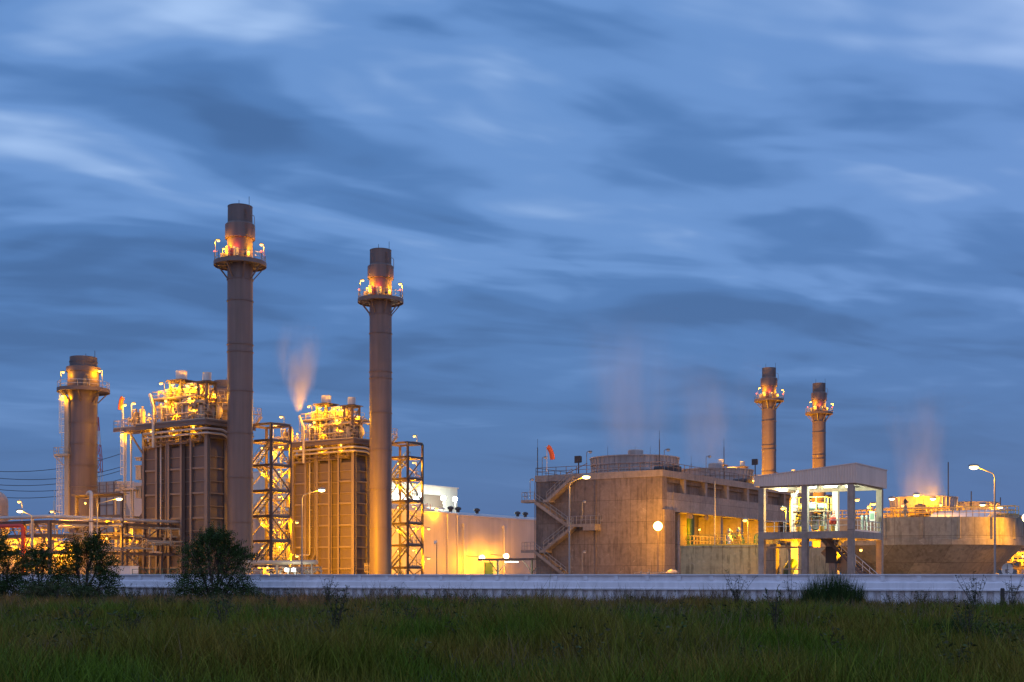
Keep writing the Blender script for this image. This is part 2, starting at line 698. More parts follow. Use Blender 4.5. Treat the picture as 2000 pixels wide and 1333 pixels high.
# ================================================================== ground
def field_h(x, y):
    k = np.clip((66 - y) / 12, 0, 1)
    return k * (0.16 * np.sin(x * 0.41 + 1.3) * np.sin(y * 0.29) + 0.13 * np.sin(x * 0.17 - y * 0.23 + 2))


def build_ground():
    ys = np.concatenate([np.arange(-30, 70, 1.5), np.array([75, 85, 100, 130, 180, 260, 400, 700, 1500, 4000, 9000]), ])
    xs = np.concatenate([-np.array([9000, 4000, 1500, 700, 300, 120, 70]), np.arange(-46, 47, 1.5), np.array([70, 120, 300, 700, 1500, 4000, 9000])])
    X, Y = np.meshgrid(xs, ys)
    Z = field_h(X, Y) * (np.abs(X) < 60)
    V = np.stack([X, Y, Z], -1).reshape(-1, 3)
    nx = len(xs)
    b = MB()
    b.v = [tuple(v) for v in V]
    b.f = [(j * nx + i, j * nx + i + 1, (j + 1) * nx + i + 1, (j + 1) * nx + i) for j in range(len(ys) - 1) for i in range(nx - 1)]
    m = mat("field_soil", (0.035, 0.034, 0.018), 0.95, var=0.4, vscale=0.4, fine=0.25, bump=0.5)
    tag(b.build("ground", m, None, True), "dark weedy soil of the open field in front of the plant", "ground", kind="structure")
    y = MB()
    y.box(-140, 170, 86, 420, -0.3, 0.02)
    tag(y.build("yard_pavement", mat("yard_concrete", (0.24, 0.21, 0.18), 0.9, var=0.2, vscale=0.15, fine=0.1)),
        "grey paved plant yard behind the white wall", "pavement", kind="structure")


build_ground()


# ================================================================== white perimeter wall
def build_wall():
    def at(px):
        iy = 0.01253 + (px - 600) * (1 / 66.5 - 1 / 80.0) / 1200
        Y = 1 / iy
        return Vector(((px - 1000) / F * Y, Y, 0))
    a, b = at(-750), at(2900)
    d = (b - a)
    L = d.length
    ang = math.atan2(d.y, d.x)
    rt = root("perimeter_wall", "long white boundary wall of panels above ribbed sheet piling", "wall", (a.x, a.y, 0), ang)
    T = 1.72
    # ribbed sheet piling at the foot
    m = MB()
    p = 0.62
    x = 0.0
    prof = []
    while x < L:
        prof += [(x, 0.0), (x + 0.26, 0.0), (x + 0.33, 0.24), (x + 0.55, 0.24)]
        x += p
    vs, fs = [], []
    for (u, v) in prof:
        vs += [(u, v, -0.3), (u, v, 0.93)]
    for i in range(len(prof) - 1):
        fs.append((2 * i, 2 * i + 2, 2 * i + 3, 2 * i + 1))
    m.add(vs, fs)
    m.build("sheet_piling", WHITEW, rt)
    # sloping apron board and panel course
    m = MB()
    pr = [(-0.20, 0.90), (-0.20, 0.98), (-0.15, 1.0), (-0.12, 1.30), (0.06, 1.40), (0.12, 1.42), (0.12, 1.70), (0.3, 1.70), (0.3, 0.90)]
    n = len(pr)
    vs = [(0, y, z) for y, z in pr] + [(L, y, z) for y, z in pr]
    fs = [(i, (i + 1) % n, n + (i + 1) % n, n + i) for i in range(n)]
    m.add(vs, fs)
    m.build("apron_panel", WHITEW, rt)
    m = MB()
    m.box(0, L, -0.05, 0.34, 1.701, 1.76)
    m.build("coping", WHITEW, rt)
    m = MB()
    x = 0.4
    while x < L:
        m.box(x - 0.11, x + 0.11, 0.0, 0.118, 1.40, 1.70)
        m.box(x + 0.112, x + 1.7, 0.03, 0.118, 1.64, 1.70)
        x += 1.82
    m.build("panel_batten", WHITEW, rt)


build_wall()

# ================================================================== heat recovery boilers
U1 = Frame(-41.5, 173.5)


def make_boiler():
    rt = root("boiler_unit", "brown panelled boiler casing at left with a roof full of lit yellow pipes",
              "boiler", U1.loc, RZ, "boiler casings of the plant")
    g = random.Random(11)
    Wd, D = 12.6, 8.0
    # casing: recessed core, framed bays and stiffener ribs
    m = MB()
    m.box(-Wd, -0.3, 0.75, D, 0.5, 19.6)
    bays = [(-2.87, -0.4), (-7.25, -4.8), (-12.2, -9.75)]
    gaps = [(-4.8, -2.87), (-9.75, -7.25)]
    rb = MB()
    zr = [0.9 + 1.7 * k for k in range(12)]
    for x0, x1 in bays:
        m.box(x0, x1, 0.30, 0.748, 0.6, 19.3)
        for k, z in enumerate(zr[:11]):
            h = 0.26 if k % 2 else 0.12
            rb.box(x0 + 0.02, x1 - 0.02, 0.30 - (0.26 if k % 2 else 0.16), 0.299, z, z + h)
    for x0, x1 in gaps:
        for z in zr[:11]:
            rb.box(x0, x1, 0.60, 0.749, z, z + 0.12)
    m.box(-0.299, -0.10, 0.6, 3.3, 0.6, 19.3)
    for k, z in enumerate(zr[:11]):
        rb.box(-0.099, 0.10, 0.62, 3.28, z, z + (0.20 if k % 2 else 0.10))
    m.box(-0.299, -0.22, 3.7, D, 0.6, 19.3)
    m.box(-12.6, -0.5, 1.3, D - 0.2, 19.601, 22.1)
    casing = m.build("casing", BROWN, rt)
    # ribs share the casing's mesh; their paler colour stands for light they catch
    n0, f0 = len(casing.data.vertices), len(casing.data.polygons)
    both = MB()
    both.v, both.f = list(m.v), list(m.f)
    both.add(rb.v, rb.f)
    me2 = bpy.data.meshes.new("casing")
    me2.from_pydata(both.v, [], both.f)
    me2.materials.append(BROWN)
    me2.materials.append(LIT_BROWN)
    me2.polygons.foreach_set("material_index", [0] * len(m.f) + [1] * len(rb.f))
    me2.update()
    casing.data = me2
    for (x, y, wx) in ((-0.02, 0.3, 0.55), (-2.87, 0.22, 0.34), (-4.78, 0.22, 0.34), (-7.27, 0.22, 0.34), (-9.73, 0.22, 0.34), (-12.42, 0.22, 0.42)):
        c = MB()
        c.box(x - wx / 2, x + wx / 2, y - 0.32, y - 0.27, 0, 22.0)
        c.box(x - wx / 2, x + wx / 2, y + 0.22, y + 0.27, 0, 22.0)
        c.box(x - 0.03, x + 0.03, y - 0.27, y + 0.22, 0, 22.0)
        c.build("column", LIT_BROWN, rt)
    c = MB()
    c.box(-0.15, 0.15, 3.3, 3.68, 0, 22.0)
    c.build("column", BROWN, rt)
    # drain pipes down the front
    p = MB()
    p.path([(-8.95, 0.1, 21.8), (-8.95, 0.1, 4.9), (-10.9, -0.2, 4.9), (-10.9, -0.2, 0.2)], 0.13, 8, 0.25)
    for z in range(3, 20, 3):
        if z > 5:
            p.box(-9.1, -8.8, 0.1, 0.5, z, z + 0.12)
    p.build("downpipe", ALU, rt, True)
    p = MB()
    p.path([(-7.75, 0.1, 21.2), (-7.75, 0.1, 5.1), (-10.3, -0.5, 0.4)], 0.25, 10, 0.4)
    p.build("drain_pipe", BROWN, rt, True)
    # roof deck with edge beams
    m = MB()
    m.box(-13.0, 0.9, -0.9, D + 0.5, 22.62, 22.82)
    m.build("roof_deck", STEEL, rt)
    for q0, q1 in (((-13.0, -0.95, 22.3), (0.9, -0.95, 22.3)), ((0.95, -0.95, 22.3), (0.95, D + 0.5, 22.3)), ((-13.0, 1.4, 22.15), (0.9, 1.4, 22.15))):
        MB().ibeam(q0, q1, 0.24, 0.58).build("edge_beam", STEEL, rt)
    m = MB()
    m.rail([(-12.9, -0.85, 22.82), (0.85, -0.85, 22.82), (0.85, D, 22.82)])
    m.build("deck_railing", CREAM, rt)
    # right-hand girder wall under the deck
    m = MB()
    m.box(-0.25, 0.35, 0.5, D, 20.6, 22.0)
    m.box(-0.3, 0.45, 0.5, D, 20.4, 20.58)
    m.build("girder", BROWN, rt)
    # pipes hung under the deck edge
    for zz, yy, r in ((21.55, -0.75, 0.17), (20.95, -0.55, 0.15)):
        p = MB()
        p.path([(-11.5, yy, zz - 0.1), (0.75, yy, zz), (1.0, 2.2, zz), (1.0, 3.2, zz - 0.5), (1.0, D, zz - 0.4)], r, 8, 0.5)
        p.build("header_pipe", ALU, rt, True)
    u = MB()
    u.clutter((-12.6, -0.6, 20.0), (-0.6, 1.2, 22.1), 52, g, 0.04, 0.11)
    for k in range(8):
        x = -12.2 + 1.65 * k
        u.bar((x, 0.6, 20.1), (x + 0.9, -0.7, 22.1), 0.12)
        u.bar((x, -0.8, 22.0), (x, 1.2, 22.0), 0.14)
    u.box(-12.0, -8.3, -0.3, 0.3, 19.55, 19.75)
    u.box(-7.2, -3.4, -0.35, 0.3, 19.75, 19.9)
    u.build("under_deck_pipework", STEEL, rt, True)
    # steam drums
    for x0, x1, yc, r in ((-11.6, -6.4, 3.0, 1.15), (-5.9, -0.9, 3.4, 1.1)):
        L = x1 - x0
        prof = [(0.02, 0)] + [(r * math.sin(math.pi / 2 * k / 6), 0.75 * (1 - math.cos(math.pi / 2 * k / 6))) for k in range(1, 7)]
        prof += [(r, L - 0.75)] + [(r * math.cos(math.pi / 2 * k / 6), L - 0.75 + 0.75 * math.sin(math.pi / 2 * k / 6)) for k in range(1, 7)]
        b = MB()
        b.lathe(prof, (x0, yc, 24.35), 22, "x")
        for f in (0.2, 0.5, 0.8):
            b.lathe([(r + 0.03, -0.05), (r + 0.06, -0.05), (r + 0.06, 0.05), (r + 0.03, 0.05)], (x0 + L * f, yc, 24.35), 22, "x")
            b.box(x0 + L * f - 0.15, x0 + L * f + 0.15, yc - 0.9, yc + 0.9, 22.82, 23.6)
        b.build("steam_drum", CREAM, rt, True)
    # upper platform with handrail
    m = MB()
    m.box(-11.9, -2.6, 1.2, 6.0, 26.35, 26.5)
    for x in (-11.7, -9.2, -6.4, -3.0):
        for y in (1.35, 5.8):
            m.bar((x, y, 22.82), (x, y, 26.35), 0.2)
    for x0, x1 in ((-11.7, -9.2), (-6.4, -3.0)):
        m.bar((x0, 1.35, 22.9), (x1, 1.35, 26.3), 0.12)
    pl = m.build("upper_platform", STEEL, rt)
    m = MB()
    m.rail([(-11.9, 6.0, 26.5), (-11.9, 1.2, 26.5), (-2.6, 1.2, 26.5), (-2.6, 6.0, 26.5)], step=1.1)
    m.rail([(-12.5, 1.6, 24.9), (-12.5, 4.0, 24.9)], 1.9, step=0.6)
    m.build("railing", CREAM, pl)
    # silencers on braced steel stands
    for (x, y, ht, r, hh, s) in ((-8.0, 3.0, 29.0, 0.78, 1.15, 1.05), (-1.9, 2.0, 28.2, 0.6, 1.1, 0.85)):
        b = MB()
        for sx in (-1, 1):
            for sy in (-1, 1):
                b.bar((x + sx * s, y + sy * s, 22.82), (x + sx * s, y + sy * s, ht), 0.26)
        for z in (25.2, ht - 0.12):
            for sgn in (-1, 1):
                b.bar((x - s, y + sgn * s, z), (x + s, y + sgn * s, z), 0.2)
                b.bar((x + sgn * s, y - s, z), (x + sgn * s, y + s, z), 0.2)
        for sgn in (-1, 1):
            b.bar((x - s, y + sgn * s, 25.3), (x + s, y + sgn * s, ht - 0.2), 0.12)
            b.bar((x + sgn * s, y - s, 25.3), (x + sgn * s, y + s, ht - 0.2), 0.12)
        b.box(x - s - 0.55, x + s + 0.45, y - s - 0.4, y + s + 0.4, ht, ht + 0.12)
        b.lathe([(r + 0.1, 0.12), (r + 0.1, 0.28)], (x, y, ht), 16)
        for k in range(7):
            b.box(x - s - 0.5 + 0.4 * k, x - s - 0.42 + 0.4 * k, y - s - 0.38, y - s - 0.3, ht - 0.32 - 0.1 * (k % 3), ht)
        st = b.build("silencer_stand", BROWN, rt, True)
        b = MB()
        b.lathe([(r * 0.8, 0.28), (r, 0.29), (r, 0.3 + hh), (r * 0.86, 0.3 + hh), (r * 0.86, 0.6)], (x, y, ht), 24)
        b.build("silencer", LIGHTP, st, True)
        b = MB()
        b.tube((x, y, 24.5), (x, y, ht + 0.25), 0.28, 10)
        b.build("vent_pipe", CREAM, st, True)
    # safety-valve risers and pipe loops
    for (x, y, z0, z1, dx, dy, r) in ((-9.9, 2.4, 24.9, 28.0, 1.1, 0.3, 0.20), (-6.2, 2.2, 24.6, 28.3, 2.9, 0.2, 0.22), (-4.9, 3.4, 24.6, 28.0, 0.9, 0.2, 0.2),
                                      (-3.6, 2.6, 24.7, 28.2, 0.8, 0.6, 0.16), (-7.0, 4.4, 24.6, 27.4, 3.2, 0.0, 0.18), (-10.9, 4.0, 24.2, 27.6, 1.8, 0.3, 0.18),
                                      (-5.6, 1.0, 23.0, 26.0, 1.4, 0.1, 0.16), (-9.4, 0.6, 23.0, 25.2, 1.2, 0.0, 0.15)):
        b = MB()
        b.path([(x, y, z0), (x, y, z1), (x + dx, y + dy, z1), (x + dx, y + dy, z0 - 0.3)], r, 9, 0.45)
        for z in (z0 + 0.5, z1 - 0.7):
            b.tube((x, y, z), (x, y, z + 0.12), r * 1.6, 10)
        b.build("pipe_loop", ALU, rt, True)
    # big loop at the right end of the roof
    b = MB()
    b.path([(-0.4, 5.5, 26.3), (1.3, 5.6, 26.2), (2.0, 5.8, 26.0), (2.0, 5.8, 22.8)], 0.33, 10, 0.6)
    b.build("pipe_loop", ALU, rt, True)
    # tall bent pipe in front of the roof
    b = MB()
    b.path([(-10.9, -0.2, 27.0), (-9.15, -1.1, 25.1), (-9.15, -1.1, 19.4)], 0.2, 9, 0.3)
    b.build("bent_vent_pipe", ALU, rt, True)
    c = MB()
    c.clutter((-12.0, 0.2, 23.0), (-0.8, 2.2, 25.6), 70, g, 0.04, 0.13)
    c.clutter((-11.5, 1.6, 26.6), (-3.0, 5.0, 27.9), 46, g, 0.04, 0.12)
    c.clutter((-6.4, 2.4, 25.2), (-0.6, 5.4, 26.3), 30, g, 0.05, 0.14)
    c.build("roof_pipework", CREAM, rt, True)
    for k in range(12):
        x, y = g.uniform(-11.5, -1.5), g.uniform(0.0, 1.4)
        c = MB()
        w_, z0, z1 = g.uniform(0.2, 0.6), 23.0 + g.uniform(0, 1.2), 24.4 + g.uniform(0.2, 1.0)
        c.box(x, x + w_, y, y + 0.3, z0, z1)
        c.box(x - 0.04, x + w_ + 0.04, y - 0.04, y + 0.34, z1, z1 + 0.05)
        c.bar((x + w_ / 2, y + 0.15, 22.82), (x + w_ / 2, y + 0.15, z0), 0.08)
        c.build("junction_box", CREAM, rt)
    # long sloping cable tray/brace across the upper roof
    b = MB()
    b.bar((-6.6, 0.9, 26.2), (-0.4, 0.9, 26.35), 0.16)
    b.bar((-3.4, 0.9, 26.2), (-1.0, 0.9, 24.1), 0.12)
    b.bar((-7.6, 0.5, 23.2), (-6.2, 1.6, 25.6), 0.3, 0.12)
    b.build("roof_brace", STEEL, rt)
    # side platform carried out to the left
    m = MB()
    m.box(-17.7, -13.02, -0.9, 2.8, 22.4, 22.56)
    for y in (-0.8, 2.6):
        m.bar((-17.7, y, 22.25), (-13.0, y, 22.25), 0.2, 0.3)
    m.bar((-14.9, -0.5, 22.1), (-12.5, -0.1, 18.9), 0.2)
    m.bar((-15.9, -0.4, 21.9), (-12.6, -0.2, 21.8), 0.4, 0.3)
    sp = m.build("side_platform", STEEL, rt)
    m = MB()
    m.rail([(-13.0, -0.85, 22.56), (-17.6, -0.85, 22.56), (-17.6, 2.7, 22.56), (-13.0, 2.7, 22.56)], step=0.8)
    m.build("railing", CREAM, sp)
    for (x, y, r, h, M_) in ((-14.6, 0.6, 0.42, 2.6, STEEL), (-13.6, 0.9, 0.36, 3.0, CREAM)):
        b = MB()
        b.lathe([(r, 0), (r, h - 0.5), (r * 0.75, h - 0.3), (r * 0.3, h - 0.2), (r * 0.3, h), (r * 0.6, h + 0.08)], (x, y, 22.56), 14)
        b.path([(x - r, y, 23.4), (x - r - 0.35, y, 23.4), (x - r - 0.35, y, 25.2), (x, y, 25.3)], 0.07, 7, 0.2)
        b.build("blowdown_vessel", M_, rt, True)
    c = MB()
    c.clutter((-17.2, 0.0, 22.7), (-13.2, 2.2, 24.2), 26, g, 0.04, 0.1)
    c.build("platform_pipework", CREAM, rt, True)
    # caged ladder tower on the left
    b = MB()
    b.ladder((-15.9, -0.3), 13.8, 22.5)
    for sx in (-16.6, -15.2):
        b.bar((sx, 0.2, 0), (sx, 0.2, 22.3), 0.2)
    b.build("caged_ladder", LIGHTP, rt)
    m = MB()
    for z in (13.7, 8.9):
        m.box(-17.0, -13.0, -1.2, 1.0, z, z + 0.1)
        m.rail([(-13.0, -1.15, z + 0.1), (-17.0, -1.15, z + 0.1), (-17.0, 0.95, z + 0.1)], step=1.0)
    for x in (-16.9, -13.3):
        m.bar((x, -1.1, 0), (x, -1.1, 13.7), 0.2)
    m.build("ladder_landing", CREAM, rt)
    b = MB()
    b.ladder((-14.4, -0.9), 0.2, 9.9)
    b.ladder((-15.4, -0.8), 8.9, 14.6)
    b.build("caged_ladder", CREAM, rt)
    # instrument cabinets clipped to the left edge
    for z, h in ((15.2, 1.9), (12.6, 1.6), (17.9, 0.35)):
        b = MB()
        b.box(-13.8, -12.75, -0.2, 0.6, z, z + h)
        b.box(-13.9, -12.7, -0.35, 0.65, z + h, z + h + 0.1)
        b.box(-13.7, -13.4, -0.26, -0.2, z + 0.2, z + h * 0.7)
        b.build("cable_cabinet", CREAM, rt)
    # inlet duct flaring up to the casing
    b = MB()
    b.hexa([(-20.5, 2.0, 1.5), (-12.75, 0.9, 0.6), (-12.75, 7.6, 0.6), (-20.5, 6.0, 1.5),
            (-20.5, 2.0, 5.6), (-12.75, 0.9, 11.5), (-12.75, 7.6, 11.5), (-20.5, 6.0, 5.6)])
    for k in range(5):
        z = 1.8 + 1.9 * k
        x0 = -20.3 if z < 5 else -20.3 + (z - 5) * 1.25
        b.bar((x0, 1.9, z), (-12.8, 0.8, z), 0.16)
    b.build("inlet_duct", BROWN, rt)
    c = MB()
    c.clutter((-17.5, -1.4, 0.6), (-13.0, 0.2, 7.0), 40, g, 0.05, 0.12)
    for z in (2.4, 4.6):
        c.rail([(-17.4, -1.3, z), (-13.4, -1.3, z)], step=0.7)
        c.box(-17.5, -13.3, -1.35, -0.1, z - 0.1, z)
    c.build("valve_station", CREAM, rt, True)
    # lamps: roof posts and fittings
    lamps = [(314, 750, 1.0, 26.5, (0.7, 0)), (336, 753, 1.4, 26.5, (0.6, 0)), (366, 754, 1.0, 26.5, (0.5, 0)), (384, 757, 1.1, 26.5, (0.5, 0)),
             (324, 784, 0.3, 22.8, (0.3, 0)), (370, 779, 0.2, 22.8, (0.3, 0)), (244, 792, -0.6, 22.56, (-0.6, 0)), (262, 789, 0.4, 22.56, (-0.55, 0))]
    pw = [450, 550, 550, 450, 500, 500, 260, 260]
    for (px, py, yl, fz, arm), P_ in zip(lamps, pw):
        x, y, z = U1.fy(px, py, yl)
        pole_lamp(rt, (x, y, z), fz, arm, P_)
    x, y, z = U1.fy(239, 849, -1.0)
    pole_lamp(rt, (x, y, z), z - 0.4, (0.8, 0.2), 380)
    for (x, y, z, P_) in ((-1.2, 2.6, 26.6, 300), (0.3, 5.6, 24.9, 300), (-12.4, 1.0, 24.4, 220), (-7.0, 0.9, 24.2, 220), (-3.3, 0.9, 24.4, 220), (-2.2, -0.2, 21.9, 160),
                          (-6.2, -0.2, 21.8, 160), (-10.6, -0.2, 21.8, 160)):
        bulk_lamp(rt, (x, y, z), P_, size=0.12)
    x, y, z = U1.fy(242, 1046, -1.9)
    pole_lamp(rt, (x, y, z), 0.0, (0.5, 0.2), 900)
    return rt


boiler = make_boiler()
C_BOIL = [((-24.66, 198.2), "brown panelled boiler casing near the middle, lit yellow, with steam rising from its roof"),
          ((57.0, 311.0), "far boiler of which only two roof silencers show above the concrete fan stacks"),
          ((75.0, 336.0), "farthest boiler seen as orange steelwork between the open pavilion columns")]
for (ox, oy), lab in C_BOIL:
    b2 = copy_tree(boiler)
    b2.location = (ox, oy, 0)
    b2["label"] = lab

# ================================================================== tall chimneys
def make_chimney():
    rt = root("chimney", "tallest brown chimney, right beside the left boiler casing", "chimney", (-36.85, 173.5, 0), RZ, "tall chimneys with lit ring platforms")
    m = MB()
    prof = [(1.72, 0)]
    rings = [1.4, 8.9, 14.9, 20.9, 26.6, 31.9, 32.9, 38.8, 41.7]
    for z in rings:
        prof += [(1.70, z - 0.06), (1.80, z - 0.06), (1.80, z + 0.06), (1.70, z + 0.06)]
    prof += [(1.70, 47.3)]
    m.lathe(prof, n=48)
    m.build("shaft", STACKP, rt, True)
    m = MB()
    m.lathe([(1.70, 47.2), (2.0, 47.2), (2.0, 49.1), (1.66, 49.4)], n=48)
    m.build("collar", STACKP, rt, True)
    m = MB()
    m.lathe([(1.66, 49.3), (1.64, 51.55), (1.67, 51.55), (1.67, 51.65), (1.4, 51.66), (1.4, 49.6)], n=48)
    m.build("top_section", SOOT, rt, True)
    m = MB()
    ang = [2 * math.pi * k / 16 + 0.2 for k in range(16)]
    m.lathe([(1.76, 43.75), (3.45, 43.75), (3.45, 43.95), (1.76, 43.95)], n=32)
    m.lathe([(3.45, 43.55), (3.52, 43.55), (3.52, 44.1), (3.45, 44.1)], n=32, close=True)
    for a in ang[::2]:
        c, s = math.cos(a), math.sin(a)
        m.bar((1.72 * c, 1.72 * s, 41.8), (3.3 * c, 3.3 * s, 43.7), 0.14)
        m.bar((1.72 * c, 1.72 * s, 43.62), (3.3 * c, 3.3 * s, 43.62), 0.12)
    pf = m.build("ring_platform", STEEL, rt, True)
    m = MB()
    m.rail([(3.42 * math.cos(a), 3.42 * math.sin(a), 43.95) for a in ang], step=1.2, closed=True)
    m.build("railing", GALV, pf)
    # sampling ports and boxes on the platform
    for a, r0, h in ((-1.0, 2.4, 1.6), (-2.2, 2.3, 1.2), (-0.3, 2.5, 1.3), (-1.62, 2.2, 1.9), (2.5, 2.4, 1.4)):
        m = MB()
        c, s = math.cos(a), math.sin(a)
        m.box(r0 * c - 0.28, r0 * c + 0.28, r0 * s - 0.2, r0 * s + 0.2, 43.95 + h * 0.3, 43.95 + h)
        m.bar((r0 * c, r0 * s, 43.95), (r0 * c, r0 * s, 43.95 + h * 0.4), 0.08)
        m.tube((1.6 * c, 1.6 * s, 45.0), (2.2 * c, 2.2 * s, 45.0), 0.14, 8)
        m.build("sampling_box", GALV, rt)
    # two lightning rods, a top hook and the rung ladder
    for a in (2.45, 0.05):
        c, s = math.cos(a), math.sin(a)
        m = MB()
        m.tube((1.6 * c, 1.6 * s, 50.8), (1.6 * c, 1.6 * s, 53.0 if a > 1 else 52.8), 0.035, 6)
        m.build("lightning_rod", DARK, rt)
    m = MB()
    for k in range(26):
        z = 45.5 + 0.22 * k
        a = -0.35
        rr = 2.04 if 47.1 < z < 49.2 else 1.74
        c, s = math.cos(a), math.sin(a)
        m.bar((rr * c - 0.2 * s, rr * s + 0.2 * c, z), (rr * c + 0.2 * s, rr * s - 0.2 * c, z), 0.06)
    m.build("rung_ladder", STEEL, rt)
    m = MB()
    m.path([(1.66, 0.4, 48.6), (2.15, 0.5, 48.6), (2.15, 0.5, 50.2), (1.66, 0.4, 50.4)], 0.05, 6, 0.3)
    m.build("davit_hook", GALV, rt)
    # lamps and red beacons
    for (dx, dy, z, arm, P_) in ((-2.55, -1.7, 46.6, (-0.4, -0.2), 380), (3.05, -0.9, 46.25, (0.35, 0.1), 380)):
        c2, s2 = CC, SS
        x, y = c2 * dx - s2 * dy, s2 * dx + c2 * dy
        ax, ay = c2 * arm[0] - s2 * arm[1], s2 * arm[0] + c2 * arm[1]
        pole_lamp(rt, (x, y, z), 43.95, (ax, ay), P_, size=0.2)
    for (dx, dy, z, P_) in ((-1.75, -2.0, 45.4, 75), (1.6, -2.2, 45.0, 75)):
        x, y = CC * dx - SS * dy, SS * dx + CC * dy
        b = pole_lamp(rt, (x, y, z), 43.95, (-0.15, -0.15), P_, size=0.15)
    for (dx, dy, z, P_) in ((3.1, -1.3, 45.1, 30), (-0.35, -2.3, 45.4, 60), (-3.2, -1.0, 45.2, 25)):
        x, y = CC * dx - SS * dy, SS * dx + CC * dy
        m = MB()
        m.tube((x, y, 43.95), (x, y, z), 0.04, 6)
        m.lathe([(0.12, 0), (0.12, 0.06)], (x, y, z), 10)
        o = m.build("warning_light", GALV, rt, True)
        MB().ball((x, y, z + 0.16), 0.14, 0.14, 0.16, 10).build("lamp_lens", E_RED, o, True)
        point_light(o, (x, y, z + 0.45), P_, RED, 0.08)
    # service lamp and small cage at the foot
    m = MB()
    m.ladder((-1.9, -0.6), 0, 3.6, (0, 1), (-1, 0))
    m.build("caged_ladder", CREAM, rt)
    return rt


chim = make_chimney()
for (ox, oy), lab in (((-20.2, 196.8), "second tall chimney, between the yellow-lit boiler casing and a stair tower"),
                      ((62.0, 308.8), "far orange-lit chimney rising behind the concrete fan stacks"),
                      ((80.0, 333.5), "far orange-lit chimney standing behind the open pavilion roof")):
    c2 = copy_tree(chim)
    c2.location = (ox, oy, 0)
    c2["label"] = lab


def added_flood(cx, cy, label, power):  # added out of view for the orange wash on a far shaft
    """Unseen ground floodlight, added to wash one of the far chimneys."""
    f = Frame(cx, cy)
    X, Y, _ = f.w(-3.0, -17.0)
    rt = root("added_floodlight", label, "floodlight", (X, Y, 0), RZ, "added unseen floodlights at the far chimneys")
    m = MB()
    m.lathe([(0.3, 0), (0.3, 0.08), (0.06, 0.12), (0.06, 0.9)], n=10)
    m.build("stand", GALV, rt, True)
    m = MB()
    m.hexa([(-0.4, -0.3, 0.9), (0.4, -0.3, 0.9), (0.4, 0.1, 0.9), (-0.4, 0.1, 0.9), (-0.4, -0.1, 1.5), (0.4, -0.1, 1.5), (0.4, 0.3, 1.3), (-0.4, 0.3, 1.3)])
    h = m.build("lamp_head", GALV, rt)
    MB().ball((0, 0.22, 1.25), 0.3, 0.1, 0.2).build("lamp_lens", E_SOD, h, True)
    point_light(h, (0, 0.6, 1.6), power, SODIUM, 0.3, ((3.0, 17.0, 25.0), 80))


added_flood(62.0, 308.8, "added unseen floodlight washing the nearer of the two far chimneys", 170000)
added_flood(80.0, 333.5, "added unseen floodlight washing the farther of the two far chimneys", 170000)


